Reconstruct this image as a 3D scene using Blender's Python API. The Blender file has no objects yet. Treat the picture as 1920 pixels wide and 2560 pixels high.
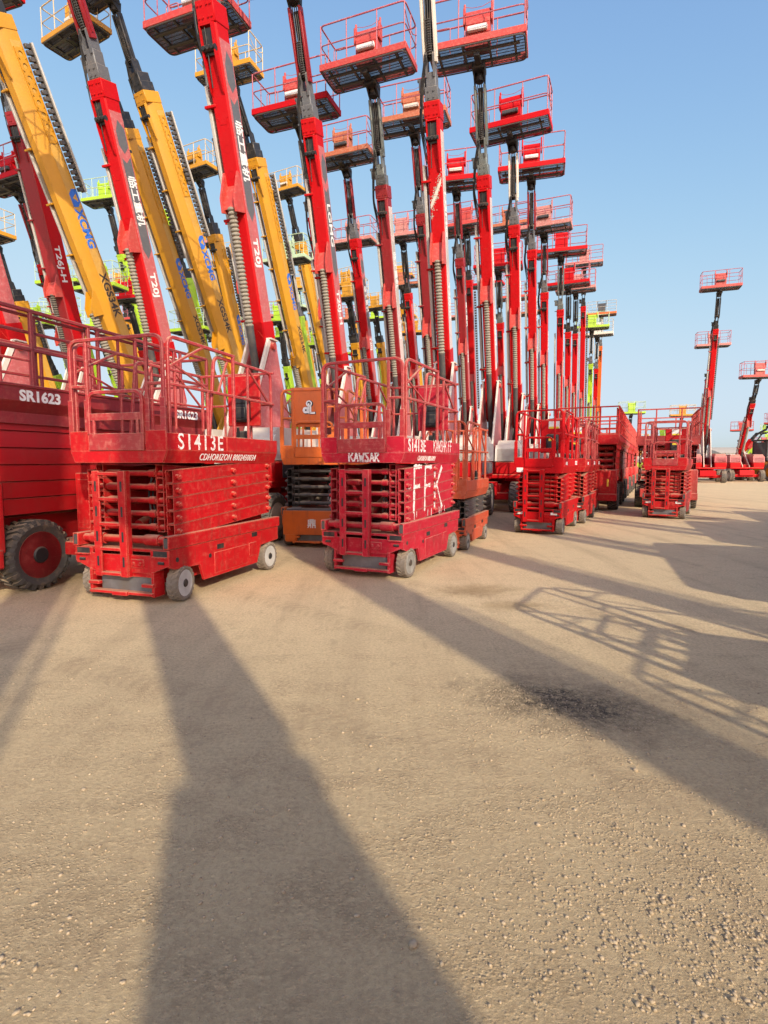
import bpy, math, random
from mathutils import Vector, Matrix
import numpy as np
R = math.radians
rnd = random.Random(7)
sc = bpy.context.scene
COL = sc.collection

# ------------------------------------------------------------------ materials
def new_mat(name):
    m = bpy.data.materials.new(name); m.use_nodes = True
    nt = m.node_tree; b = nt.nodes['Principled BSDF']
    return m, nt, b
def N(nt, t, **k):
    n = nt.nodes.new(t)
    for a, v in k.items(): setattr(n, a, v)
    return n
def mixc(nt, fac, a, b, mode='MIX'):
    n = N(nt, 'ShaderNodeMix', data_type='RGBA', blend_type=mode)
    for s, v in ((n.inputs[0], fac), (n.inputs[6], a), (n.inputs[7], b)):
        if hasattr(v, 'is_linked') or hasattr(v, 'links'): nt.links.new(v, s)
        else: s.default_value = v if not isinstance(v, tuple) else (*v, 1)
    return n.outputs[2]
def ramp(nt, src, p0, p1, v0=0., v1=1.):
    n = N(nt, 'ShaderNodeMapRange'); n.clamp = True
    n.inputs[1].default_value = p0; n.inputs[2].default_value = p1
    n.inputs[3].default_value = v0; n.inputs[4].default_value = v1
    nt.links.new(src, n.inputs[0]); return n.outputs[0]
def math_(nt, op, a, b):
    n = N(nt, 'ShaderNodeMath', operation=op)
    for s, v in ((n.inputs[0], a), (n.inputs[1], b)):
        if hasattr(v, 'links'): nt.links.new(v, s)
        else: s.default_value = v
    return n.outputs[0]
def coords(nt, scale=(1, 1, 1)):
    tc = N(nt, 'ShaderNodeTexCoord'); oi = N(nt, 'ShaderNodeObjectInfo')
    mp = N(nt, 'ShaderNodeMapping'); mp.inputs['Scale'].default_value = scale
    ad = N(nt, 'ShaderNodeVectorMath', operation='ADD'); mu = N(nt, 'ShaderNodeMath', operation='MULTIPLY')
    mu.inputs[1].default_value = 40.
    nt.links.new(oi.outputs['Random'], mu.inputs[0]); nt.links.new(tc.outputs['Object'], ad.inputs[0])
    nt.links.new(mu.outputs[0], ad.inputs[1]); nt.links.new(ad.outputs[0], mp.inputs[0])
    return mp.outputs[0]
def noise(nt, vec, scale, detail=4, rough=.6):
    n = N(nt, 'ShaderNodeTexNoise'); n.inputs['Scale'].default_value = scale
    n.inputs['Detail'].default_value = detail; n.inputs['Roughness'].default_value = rough
    nt.links.new(vec, n.inputs['Vector']); return n.outputs['Fac']
SAND = (.50, .36, .22)
def paint(name, base, fade=None, rough=.42, dust=.55, wear=.25, spec=.5, bump=.15, tone=.6, film=.08, edge=0.):
    """weathered machine paint: uneven tone, sun-faded patches, fine scuffs, dust lying on what faces up"""
    m, nt, b = new_mat(name); L = nt.links
    v = coords(nt); n1 = noise(nt, v, 2.2, 5); n2 = noise(nt, v, 14, 4, .7)
    vs = coords(nt, (1, 1, 26)); n3 = noise(nt, vs, 3.5, 3, .7)
    fade = fade or tuple(min(1, c * .8 + .1) for c in base)
    dark = tuple(c * .72 for c in base)
    c = mixc(nt, ramp(nt, n1, .35, .65, 0, tone), base, dark)
    c = mixc(nt, ramp(nt, n2, .5, .72, 0, wear), c, fade)
    c = mixc(nt, ramp(nt, n3, .6, .72, 0, wear * 1.1), c, fade)
    g = N(nt, 'ShaderNodeNewGeometry'); sx = N(nt, 'ShaderNodeSeparateXYZ'); L.new(g.outputs['Normal'], sx.inputs[0])
    up = ramp(nt, sx.outputs[2], .25, .95, 0, dust)
    up = math_(nt, 'MULTIPLY', up, ramp(nt, n2, .25, .6, .55, 1.))
    film = ramp(nt, n1, .4, .75, .0, film)
    c = mixc(nt, math_(nt, 'MAXIMUM', up, film), c, SAND)
    if edge:
        n4 = noise(nt, v, 55, 4, .75); n5 = noise(nt, v, 5.5, 5, .7)
        bv = N(nt, 'ShaderNodeBevel'); bv.samples = 3; bv.inputs['Radius'].default_value = .012
        dp = N(nt, 'ShaderNodeVectorMath', operation='DOT_PRODUCT'); L.new(bv.outputs[0], dp.inputs[0]); L.new(g.outputs['Normal'], dp.inputs[1])
        em = math_(nt, 'MULTIPLY', ramp(nt, dp.outputs['Value'], .985, .90, 0, 1), ramp(nt, n4, .36, .56, 0, 1))
        c = mixc(nt, math_(nt, 'MULTIPLY', em, .75 * edge), c, fade)
        c = mixc(nt, math_(nt, 'MULTIPLY', ramp(nt, n5, .56, .70, 0, .9), ramp(nt, n4, .50, .58, 0, .75 * edge)), c, (.16, .075, .045))
        vg = coords(nt, (9, 9, .7)); c = mixc(nt, math_(nt, 'MULTIPLY', ramp(nt, noise(nt, vg, 2.2, 4, .7), .52, .70, 0, .5 * edge), ramp(nt, n5, .35, .6, 0, 1)), c, (.13, .035, .025))
    L.new(c, b.inputs['Base Color'])
    L.new(math_(nt, 'ADD', ramp(nt, n2, .3, .7, rough - .06, rough + .16), math_(nt, 'MULTIPLY', up, .35)), b.inputs['Roughness'])
    b.inputs['Specular IOR Level'].default_value = spec
    bp = N(nt, 'ShaderNodeBump'); bp.inputs['Strength'].default_value = bump; bp.inputs['Distance'].default_value = .004
    L.new(n2, bp.inputs['Height']); L.new(bp.outputs[0], b.inputs['Normal'])
    return m
def plain(name, base, rough=.6, metal=0., var=.25, scale=6, dust=.3):
    m, nt, b = new_mat(name); v = coords(nt); n = noise(nt, v, scale, 5)
    c = mixc(nt, ramp(nt, n, .3, .7, 0, 1), base, tuple(x * (1 - var) for x in base))
    g = N(nt, 'ShaderNodeNewGeometry'); sx = N(nt, 'ShaderNodeSeparateXYZ'); nt.links.new(g.outputs['Normal'], sx.inputs[0])
    c = mixc(nt, math_(nt, 'MAXIMUM', ramp(nt, sx.outputs[2], .3, .95, 0, dust), ramp(nt, n, .5, .8, 0, dust * .5)), c, SAND)
    nt.links.new(c, b.inputs['Base Color']); b.inputs['Roughness'].default_value = rough; b.inputs['Metallic'].default_value = metal
    return m
M = {}
M['red'] = paint('red_paint', (.46, .004, .007), (.55, .09, .09), .46, wear=.06, tone=.3, spec=.12, film=.01)
M['red_side'] = paint('dusty_red_paint', (.48, .10, .10), (.60, .32, .30), .34, wear=.5)
M['pale_side'] = paint('glare_pink_paint', (.60, .47, .44), (.68, .62, .58), .34, wear=.5)  # dusty boom side, with the sun's glare on it put into the colour
M['dark_red'] = paint('dark_red_paint', (.25, .005, .010), (.34, .05, .05), .42, film=.02)
M['lift_red'] = paint('scuffed_red_paint', (.45, .006, .010), (.56, .17, .11), .50, dust=.7, wear=.24, film=.015, spec=.18, tone=.8, edge=1.)
M['crimson'] = paint('crimson_paint', (.44, .008, .026), (.58, .19, .17), .50, dust=.7, wear=.26, film=.015, spec=.18, tone=.8, edge=1.)
M['maroon'] = paint('maroon_paint', (.24, .010, .014), (.40, .10, .08), .5, dust=.6, wear=.3, film=.03, edge=.7)
M['panel_red'] = paint('plain_dark_red_paint', (.36, .005, .008), (.45, .07, .06), .40, dust=.6, wear=.08, tone=.35, film=.02, edge=.5)
M['coral'] = paint('faded_coral_paint', (.48, .040, .030), (.58, .22, .18), .5, dust=.6, wear=.4)
M['rust'] = paint('rust_orange_paint', (.40, .095, .035), (.5, .28, .17), .6, wear=.6)
M['worn'] = paint('worn_pink_paint', (.48, .16, .14), (.56, .38, .32), .6, wear=.8)
M['yellow'] = paint('yellow_paint', (.52, .235, .004), (.58, .34, .08), .42, wear=.12, dust=.4, tone=.4, film=.03)
M['yellow_side'] = paint('pale_yellow_paint', (.54, .29, .04), (.6, .4, .15), .38, wear=.3, dust=.4)
M['lime'] = paint('lime_paint', (.34, .54, .012), (.46, .60, .18), .42, wear=.25)
M['pale_green'] = paint('pale_green_paint', (.42, .56, .35), (.52, .6, .42), .5, wear=.5)
M['orange'] = paint('orange_paint', (.64, .115, .005), (.6, .2, .07), .44, wear=.15, film=.03, edge=.8)
M['burnt'] = paint('burnt_orange_paint', (.48, .060, .018), (.58, .22, .14), .5, wear=.4)
M['white'] = paint('cream_white_paint', (.68, .62, .53), (.56, .32, .28), .5, wear=.3)
M['grey'] = paint('light_grey_paint', (.44, .42, .38), (.5, .46, .4), .5, wear=.3)
M['slate'] = paint('slate_grey_paint', (.10, .105, .115), (.2, .19, .18), .45, wear=.3)
M['gunmetal'] = plain('greenish_grey_metal', (.17, .19, .18), .42, .3)
M['black'] = plain('black_metal', (.022, .022, .024), .5, .2, dust=.35)
M['charcoal'] = plain('charcoal_metal', (.075, .072, .07), .5, .2, dust=.4)
M['rubber'] = plain('grey_rubber', (.13, .115, .10), .85, 0, .35, 9, .55)
M['dark_rubber'] = plain('dark_lugged_rubber', (.065, .06, .055), .85, 0, .35, 9, .6)
M['solid_tyre'] = plain('dusty_tan_rubber', (.20, .165, .13), .9, 0, .4, 12, .5)
M['bellows'] = plain('dusty_bellows_rubber', (.25, .23, .185), .8, 0, .35, 20, .4)
M['bellows_dark'] = plain('dark_bellows_rubber', (.06, .055, .05), .8, 0, .3, 20, .5)
M['steel'] = plain('dirty_steel_plate', (.20, .19, .19), .5, .35, .6, 4, .5)
M['chrome'] = plain('bare_rod_steel', (.5, .5, .5), .3, .9, .2, 9, .1)
M['lettering_white'] = plain('white_lettering', (.80, .79, .76), .55, 0, .2, 25, .0)
M['lettering_blue'] = plain('blue_lettering', (.03, .14, .55), .5, 0, .15, 15, .0)
M['lettering_dark'] = plain('dark_brown_lettering', (.045, .03, .02), .5, 0, .2, 15, .0)
M['sticker'] = plain('white_sticker', (.78, .75, .70), .5, 0, .12, 25, .1)
M['sticker_yellow'] = plain('yellow_sticker', (.75, .55, .04), .5, 0, .15, 25, .1)
M['rail_pink'] = paint('faded_rail_paint', (.40, .07, .10), (.5, .3, .32), .5, wear=.7, dust=.3)
M['rail_red'] = paint('worn_rail_paint', (.36, .010, .016), (.52, .20, .15), .5, wear=.5, dust=.8, edge=1.)
M['rim_white'] = plain('white_wheel_paint', (.80, .79, .76), .5, 0, .12, 14, .1)
M['rail_yellow'] = paint('faded_yellow_rail', (.62, .45, .22), (.6, .52, .45), .5, wear=.7, dust=.3)
M['glass'] = plain('dark_window_glass', (.03, .05, .06), .08, 0, .1, 3, .15)
M['far_white'] = plain('distant_white_sheet', (.70, .72, .74), .7, 0, .15, .2, .0)

def worn_lettering():
    m, nt, b = new_mat('worn_white_lettering'); v = coords(nt); n = noise(nt, v, 34, 5, .75); n2 = noise(nt, v, 7, 3)
    c = mixc(nt, ramp(nt, n, .50, .62, 0, .85), (.74, .72, .68), (.46, .05, .05)); c = mixc(nt, ramp(nt, n2, .4, .7, 0, .35), c, (.55, .38, .33))
    nt.links.new(c, b.inputs['Base Color']); b.inputs['Roughness'].default_value = .6; return m
M['worn_lettering'] = worn_lettering()
# ------------------------------------------------------------------ mesh builder
class MB:
    def __init__(s): s.v = []; s.f = []
    def add(s, vs, fs, Mx=None):
        o = len(s.v)
        for p in vs: s.v.append(tuple(Mx @ Vector(p)) if Mx else tuple(p))
        for f in fs: s.f.append([o + i for i in f])
        return s
    def box(s, c, d, b=0., Mx=None):
        hx, hy, hz = d[0] / 2, d[1] / 2, d[2] / 2; cx, cy, cz = c
        b = min(b, hx * .9, hy * .9, hz * .9)
        if b <= 0:
            vs = [(cx + x * hx, cy + y * hy, cz + z * hz) for x in (-1, 1) for y in (-1, 1) for z in (-1, 1)]
            return s.add(vs, [(0, 1, 3, 2), (4, 6, 7, 5), (0, 4, 5, 1), (2, 3, 7, 6), (0, 2, 6, 4), (1, 5, 7, 3)], Mx)
        vs = []; ix = {}
        for x in (-1, 1):
            for y in (-1, 1):
                for z in (-1, 1):
                    for a in range(3):
                        k = [hx - b, hy - b, hz - b]; k[a] += b
                        ix[(x, y, z, a)] = len(vs); vs.append((cx + x * k[0], cy + y * k[1], cz + z * k[2]))
        fs = []
        for a in range(3):
            for sg in (-1, 1):
                q = []
                for u, w in ((-1, -1), (1, -1), (1, 1), (-1, 1)):
                    k = [0, 0, 0]; k[a] = sg; k[(a + 1) % 3] = u; k[(a + 2) % 3] = w; q.append(ix[(*k, a)])
                fs.append(q if sg > 0 else q[::-1])
        for a in range(3):
            a1, a2 = (a + 1) % 3, (a + 2) % 3
            for u in (-1, 1):
                for w in (-1, 1):
                    k0 = [0, 0, 0]; k0[a1] = u; k0[a2] = w; k1 = list(k0); k0[a] = -1; k1[a] = 1
                    q = [ix[(*k0, a1)], ix[(*k1, a1)], ix[(*k1, a2)], ix[(*k0, a2)]]
                    fs.append(q if u * w < 0 else q[::-1])
        for x in (-1, 1):
            for y in (-1, 1):
                for z in (-1, 1):
                    q = [ix[(x, y, z, 0)], ix[(x, y, z, 1)], ix[(x, y, z, 2)]]
                    fs.append(q if x * y * z > 0 else q[::-1])
        return s.add(vs, fs, Mx)
    def prism(s, poly, axis, a, b, Mx=None):
        """extrude a 2-D outline along an axis; outline coordinates are the two other axes in x,y,z order"""
        n = len(poly)
        def p3(p, t):
            q = list(p); q.insert(axis, t); return tuple(q)
        area = sum(poly[i][0] * poly[(i + 1) % n][1] - poly[(i + 1) % n][0] * poly[i][1] for i in range(n))
        if (area > 0) == (axis == 1): poly = poly[::-1]
        if a > b: a, b = b, a
        vs = [p3(p, a) for p in poly] + [p3(p, b) for p in poly]
        fs = [list(range(n))[::-1], list(range(n, 2 * n))] + [(i, (i + 1) % n, n + (i + 1) % n, n + i) for i in range(n)]
        return s.add(vs, fs, Mx)
    def sweep(s, pts, prof, closed=False, up=(0, 0, 1)):
        P = [Vector(p) for p in pts]; n = len(P); m = len(prof)
        T = []
        for i in range(n):
            if closed: t = (P[(i + 1) % n] - P[i]).normalized() + (P[i] - P[i - 1]).normalized()
            else:
                t = Vector((0, 0, 0))
                if i < n - 1: t += (P[i + 1] - P[i]).normalized()
                if i > 0: t += (P[i] - P[i - 1]).normalized()
            T.append(t.normalized())
        u = Vector(up)
        if abs(u.dot(T[0])) > .95: u = Vector((1, 0, 0)) if abs(T[0].x) < .9 else Vector((0, 1, 0))
        vs = []; x = None
        for i in range(n):
            if x is None: x = u.cross(T[0]).normalized()
            else:
                x = x - T[i] * x.dot(T[i]); x.normalize()
            y = T[i].cross(x)
            k = 1.
            if 0 < i < n - 1 or closed:
                d = (P[(i + 1) % n] - P[i]).normalized().dot(T[i]); k = 1 / max(.5, d)
            for a, b in prof: vs.append(tuple(P[i] + x * a + y * b))
        fs = []
        for i in range(n if closed else n - 1):
            j = (i + 1) % n
            for q in range(m): fs.append((i * m + q, i * m + (q + 1) % m, j * m + (q + 1) % m, j * m + q))
        if not closed:
            fs.append(list(range(m))[::-1]); fs.append([(n - 1) * m + q for q in range(m)])
        return s.add(vs, fs)
    def tube(s, pts, r, seg=8, closed=False):
        return s.sweep(pts, [(r * math.cos(2 * math.pi * i / seg), r * math.sin(2 * math.pi * i / seg)) for i in range(seg)], closed)
    def bar(s, pts, w, h=None, closed=False, up=(0, 0, 1)):
        h = h or w; w /= 2; h /= 2; c = min(w, h) * .3
        return s.sweep(pts, [(w, -h + c), (w, h - c), (w - c, h), (-w + c, h), (-w, h - c), (-w, -h + c), (-w + c, -h), (w - c, -h)], closed, up)
    def lathe(s, prof, axis=2, c=(0, 0, 0), seg=24, closed=False):
        """prof: (radius, height along axis)"""
        n = len(prof); vs = []
        for i in range(seg):
            a = 2 * math.pi * i / seg; ca, sa = math.cos(a), math.sin(a)
            for r, h in prof:
                p = [r * ca, r * sa]; p.insert(axis, h) if axis != 1 else p.insert(1, h)
                if axis == 1: p = [r * sa, h, r * ca]
                vs.append((c[0] + p[0], c[1] + p[1], c[2] + p[2]))
        fs = []
        for i in range(seg):
            j = (i + 1) % seg
            for k in range(n if closed else n - 1):
                k2 = (k + 1) % n
                fs.append((i * n + k, j * n + k, j * n + k2, i * n + k2))
        if not closed:
            if prof[0][0] > 1e-6: fs.append([i * n for i in range(seg)][::-1])
            if prof[-1][0] > 1e-6: fs.append([i * n + n - 1 for i in range(seg)])
        return s.add(vs, fs)
    def cyl(s, p0, p1, r, seg=12):
        return s.tube([p0, p1], r, seg)
    def mesh(s, name, ang=38):
        me = bpy.data.meshes.new(name); me.from_pydata(s.v, [], s.f); me.validate()
        import bmesh
        bm = bmesh.new(); bm.from_mesh(me); bmesh.ops.recalc_face_normals(bm, faces=bm.faces); bm.to_mesh(me); bm.free()
        me.polygons.foreach_set('use_smooth', [True] * len(me.polygons)); me.set_sharp_from_angle(angle=R(ang)); me.update()
        return me
def fillet(pts, r, n=4, closed=False):
    P = [Vector(p) for p in pts]; out = []; m = len(P)
    for i in range(m):
        if not closed and i in (0, m - 1): out.append(P[i]); continue
        a, b, c = P[i - 1], P[i], P[(i + 1) % m]
        d0 = (a - b); d1 = (c - b); k = min(r, d0.length * .45, d1.length * .45)
        s0 = b + d0.normalized() * k; s1 = b + d1.normalized() * k
        for t in range(n + 1):
            t /= n; out.append(s0 * (1 - t) ** 2 + b * 2 * t * (1 - t) + s1 * t * t)
    return out
CACHE = {}
def cached(key, fn, nm):
    if key not in CACHE:
        r = fn(); CACHE[key] = r.mesh(nm) if isinstance(r, MB) else r
    return CACHE[key]
def thing(name, label, cat, loc, rz=0, group=None):
    o = bpy.data.objects.new(name, None); COL.objects.link(o); o.location = loc; o.rotation_euler = (0, 0, rz)
    o.empty_display_size = .2; o['label'] = label; o['category'] = cat
    if group: o['group'] = group
    return o
def part(name, key, fn, mat, parent, mx=None, label=None):
    me = cached(key, fn, name); o = bpy.data.objects.new(name, me); COL.objects.link(o)
    if not me.materials: me.materials.append(None)
    o.material_slots[0].link = 'OBJECT'; o.material_slots[0].material = M[mat]
    o.parent = parent
    if mx is not None: o.matrix_local = mx
    if label: o['label'] = label
    return o
def one(name, mb, mat, parent=None):
    o = bpy.data.objects.new(name, mb.mesh(name)); COL.objects.link(o); o.data.materials.append(M[mat]); o.parent = parent
    return o
# lettering as thin solid mesh
def text_mb(body, size, bold=0., sx=1., shear=0., thick=.0015, align='LEFT', gap=1.):
    cu = bpy.data.curves.new('t', 'FONT'); cu.body = body; cu.size = size; cu.offset = bold; cu.extrude = thick; cu.shear = shear
    cu.align_x = align; cu.resolution_u = 3; cu.space_character = gap
    o = bpy.data.objects.new('t', cu); COL.objects.link(o)
    dg = bpy.context.evaluated_depsgraph_get(); dg.update()
    me = o.evaluated_get(dg).to_mesh()
    mb = MB(); mb.add([(v.co.x * sx, v.co.y, v.co.z) for v in me.vertices], [list(p.vertices) for p in me.polygons])
    o.evaluated_get(dg).to_mesh_clear(); bpy.data.objects.remove(o); bpy.data.curves.remove(cu)
    return mb
def frame(o, x, y):
    """matrix with its x and y axes along the two given directions at o"""
    x = Vector(x).normalized(); y = Vector(y).normalized(); z = x.cross(y)
    return Matrix(((x.x, y.x, z.x, o[0]), (x.y, y.y, z.y, o[1]), (x.z, y.z, z.z, o[2]), (0, 0, 0, 1)))
def lettering(body, size, o, x, y, mat, parent, bold=0., sx=1., shear=0., align='LEFT', gap=1., name='lettering'):
    return part(name, ('txt', body, size, bold, sx, shear, align, gap), lambda: text_mb(body, size, bold, sx, shear, align=align, gap=gap), mat, parent, frame(o, x, y))
def strokes(lines, w, mx):
    """hand-painted strokes: flat ribbons of uneven width"""
    mb = MB()
    for ln in lines:
        P = [Vector((*p, 0)) for p in ln]; L = []; Rr = []
        for i, p in enumerate(P):
            t = (P[min(i + 1, len(P) - 1)] - P[max(i - 1, 0)]).normalized(); nn = Vector((-t.y, t.x, 0)); k = w * rnd.uniform(.30, .66)
            L.append(p + nn * k); Rr.append(p - nn * k * rnd.uniform(.8, 1.1))
        z = rnd.uniform(0, .0008); n = len(P)
        vs = [(q.x, q.y, z) for q in L] + [(q.x, q.y, z) for q in Rr]
        mb.add(vs, [(i, i + 1, n + i + 1, n + i) for i in range(n - 1)], mx)
    return mb
def sub(pts, n=6):
    out = []
    for i in range(len(pts) - 1):
        for k in range(n): out.append((pts[i][0] + (pts[i + 1][0] - pts[i][0]) * k / n + rnd.uniform(-.004, .004), pts[i][1] + (pts[i + 1][1] - pts[i][1]) * k / n + rnd.uniform(-.004, .004)))
    return out + [pts[-1]]

# ------------------------------------------------------------------ shared pieces
def tyre_mb(r, w, lugs=22, lug=.03, k=.58):
    """axis along x; chevron lugs round a carcass"""
    mb = MB(); ri = r * k; rb = r - lug
    mb.lathe([(ri, -w * .42), (rb * .9, -w * .5), (rb, -w * .40), (rb, w * .40), (rb * .9, w * .5), (ri, w * .42)], 0, (0, 0, 0), 40, closed=True)
    for i in range(lugs):
        for sd in (-1, 1):
            a = 2 * math.pi * (i + (.5 if sd > 0 else 0)) / lugs; da = 2 * math.pi / lugs
            vs = []
            for rr in (rb - .015, r):
                k = .8 if rr == r else 1.
                for x, t in ((0, .25), (w * .5 * k, -.25)):
                    for dt in (-.25 * k, .25 * k):
                        q = a + (t + dt) * da; vs.append((sd * x, rr * math.cos(q), rr * math.sin(q)))
            mb.add(vs, [(0, 2, 3, 1), (4, 5, 7, 6), (0, 1, 5, 4), (2, 6, 7, 3), (0, 4, 6, 2), (1, 3, 7, 5)])
            vs = []
            for rr, x in ((rb - .01, .49), (r - .004, .45), (rb * .86, .505)):
                for dt in (-.25, .25):
                    q = a + (-.25 + dt) * da; vs.append((sd * w * x, rr * math.cos(q), rr * math.sin(q)))
            mb.add(vs, [(0, 1, 3, 2), (2, 3, 5, 4), (0, 2, 4), (1, 5, 3), (0, 4, 5, 1)])
    return mb
def rim_mb(r, w, k=.6):
    mb = MB(); ri = r * k
    mb.lathe([(ri, w * .44), (ri * .94, w * .40), (ri * .86, w * .14), (ri * .42, w * .10), (ri * .40, w * .30), (ri * .33, w * .34), (0, w * .34)], 0, (0, 0, 0), 28)
    mb.lathe([(0, -w * .36), (ri * .5, -w * .36), (ri, -w * .44), (ri, w * .44)], 0, (0, 0, 0), 28)
    for i in range(8):
        a = i * math.pi / 4; mb.cyl((w * .08, ri * .62 * math.cos(a), ri * .62 * math.sin(a)), (w * .15, ri * .62 * math.cos(a), ri * .62 * math.sin(a)), ri * .055, 6)
    return mb
def wheel(parent, x, y, r, w, tmat, rmat, steer=0., lugs=22, lug=.03, hub=None):
    mx = Matrix.Translation((x, y, r)) @ Matrix.Rotation((0 if x > 0 else math.pi) + steer, 4, 'Z')
    k = .64 if abs(r - .405) < .01 else .58 if r > .3 else .72
    t = part('wheel', ('tyre', r, w, lugs, lug), lambda: tyre_mb(r, w, lugs, lug, k), tmat, parent, mx)
    rm = part('rim', ('rim', r, w), lambda: rim_mb(r, w, k + .02), rmat, t)
    if hub: part('hub', ('hub', r, w), lambda: MB().lathe([(r * .26, w * .12), (r * .25, w * .42), (r * .2, w * .5), (0, w * .5)], 0, (0, 0, 0), 18), hub, t)
    return t
def bellows_mb(r, t0, t1, n):
    pr = [(r * .7, t0)]
    for i in range(n):
        a = t0 + (t1 - t0) * i / n; d = (t1 - t0) / n
        pr += [(r * .74, a), (r * 1.04, a + d * .35), (r * 1.04, a + d * .6), (r * .74, a + d * .97)]
    pr.append((r * .7, t1)); return MB().lathe(pr, 2, (0, 0, 0), 14)

# ------------------------------------------------------------------ platform of a boom lift
BW, BD, BH = 2.44, .95, 1.12
def basket_tray():
    mb = MB(); x, y = BW / 2, BD
    for (a, b) in (((-x, 0), (x, 0)), ((-x, -y), (x, -y)), ((-x, -y), (-x, 0)), ((x, -y), (x, 0))):
        c = ((a[0] + b[0]) / 2, (a[1] + b[1]) / 2); d = (abs(a[0] - b[0]) + .03 if a[0] != b[0] else .03, abs(a[1] - b[1]) - .034 if a[1] != b[1] else .03, .20)
        mb.box((c[0], c[1], .07), (d[0], d[1], .17), .008)
    return mb
def basket_mesh_floor():
    mb = MB(); x = BW / 2 - .02
    n = 84
    for i in range(n + 1):
        px = -x + 2 * x * i / n; mb.box((px, -BD / 2, .0), (.016, BD - .05, .012))
    for i in range(9):
        py = -BD + .06 + (BD - .12) * i / 8; mb.box((0, py, -.007), (BW - .05, .016, .010))
    for px in (-.95, -.32, .32, .95): mb.box((px, -BD / 2, -.04), (.05, BD - .04, .055))
    for py in (-.72, -.30): mb.box((0, py, -.075), (BW - .3, .07, .05), .006)
    mb.tube(fillet([(-x, 0, -.045), (x, 0, -.045), (x, -BD, -.045), (-x, -BD, -.045)], .16, 4, True), .018, 6, True)
    return mb
def basket_rails():
    mb = MB(); x = BW / 2 - .02; y = BD
    ring = lambda z, r=.13: fillet([(-x, 0, z), (x, 0, z), (x, -y, z), (-x, -y, z)], r, 4, True)
    mb.tube(ring(BH), .021, 7, True); mb.tube(ring(.62), .016, 6, True)
    for px in (-x, -x * .36, x * .36, x):
        for py in (0, -y):
            cx = px * (.99 if abs(px) > x * .9 else 1); mb.cyl((cx, py * (.99 if py else 1), .1), (cx, py, BH), .016, 6)
    for px in (-x, x): mb.cyl((px, -y / 2, .1), (px, -y / 2, BH), .014, 6)
    mb.tube(fillet([(x, -y, .92), (x, -y + .3, .74), (x, -.3, .74), (x, 0, .92)], .05, 3), .013, 6)
    mb.tube(fillet([(-x + .04, -.2, .3), (-x + .04, -.2, 1.0), (-x + .42, -.2, 1.0), (-x + .42, -.2, .3)], .06, 3), .013, 6)
    return mb
def basket_console():
    mb = MB()
    mb.prism([(-.62, .12), (-.62, .76), (-.54, 1.02), (-.32, 1.06), (-.25, .8), (-.25, .12)], 0, -.31, .31)
    mb.box((0, -.62, .70), (.60, .03, .10), .008); mb.box((-.35, -.5, .9), (.05, .22, .4), .01); mb.box((.35, -.5, .9), (.05, .22, .4), .01)
    mb.cyl((-.35, -.5, 1.05), (-.35, -.5, 1.24), .028, 8); mb.cyl((.35, -.5, 1.05), (.35, -.5, 1.24), .028, 8)
    mb.tube([(-.35, -.5, 1.19), (-.15, -.5, 1.13), (.1, -.5, 1.12), (.35, -.5, 1.2)], .006, 5)
    return mb
def add_basket(parent, mx, c, far=False):
    tray, rail, con = c
    b = part('basket', 'basket_floor', basket_mesh_floor, 'charcoal', parent, mx)
    part('toe_board', 'basket_tray', basket_tray, tray, b)
    part('guard_rail', 'basket_rails', basket_rails, rail, b)
    k = part('control_box', 'basket_console', basket_console, con, b)
    if not far:
        part('control_tray', 'basket_shelf', lambda: MB().box((0, -.68, .50), (.50, .10, .12), .012), rnd.choice(['sticker', 'charcoal', 'white']), b)
    return b
CB_RED = ('red', 'rail_pink', 'red'); CB_COR = ('coral', 'rail_pink', 'coral'); CB_RUST = ('rust', 'rail_pink', 'rust')
CB_WORN = ('worn', 'rail_pink', 'worn'); CB_YEL = ('yellow', 'rail_yellow', 'yellow'); CB_LIME = ('lime', 'pale_green', 'lime')
CB_WHITE = ('white', 'grey', 'white'); CB_GRN = ('pale_green', 'pale_green', 'pale_green'); CB_ORG = ('orange', 'grey', 'charcoal')

# ------------------------------------------------------------------ boom lift
def chassis_mb():
    mb = MB(); mb.box((0, 0, .66), (1.15, 2.5, .34), .03)
    for y in (-1.22, 1.22): mb.box((0, y, .47), (1.7, .24, .22), .03); mb.box((0, y, .72), (.8, .34, .3), .03)
    mb.prism([(-1.5, .5), (-1.42, .9), (-1.2, .9), (-1.2, .5)], 0, -.5, .5)
    mb.cyl((0, 0, .83), (0, 0, .99), .55, 24)
    return mb
def cowl_mb(top):
    mb = MB()
    if not top: mb.box((0, .1, 1.30), (.78, 2.9, .44), .06)
    else: mb.prism([(-1.36, 1.50), (-1.30, 1.86), (-1.20, 2.02), (-1.0, 2.12), (1.1, 2.15), (1.4, 2.06), (1.54, 1.9), (1.56, 1.50)], 0, -.33, .33); mb.prism([(-1.36, 1.50), (-1.30, 1.86), (-1.22, 1.98), (1.45, 1.98), (1.54, 1.88), (1.56, 1.50)], 0, -.385, .385)
    return mb
def cowl_trim_mb():
    mb = MB(); mb.box((.392, .1, 1.32), (.012, 2.2, .30), .004)
    for i in range(9): mb.box((.397, .45 + i * .09, 1.32), (.014, .05, .22), .003)
    return mb
def tower_mb(py, pz):
    mb = MB()
    mb.prism([(-1.1, 1.14), (py + .02, pz - .05), (py + .02, pz + .16), (py + .26, pz + .16), (1.25, 1.9), (1.25, 1.14)], 0, -.02, .02)
    return mb
def tower_flange_mb(py, pz):
    mb = MB(); a = Vector((0, -1.13, 1.14)); b = Vector((0, py - .01, pz + .14)); mb.bar([a, b], .13, .05, up=(1, 0, 0)); mb.box((0, py + .13, pz + .17), (.12, .3, .03)); return mb
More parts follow.
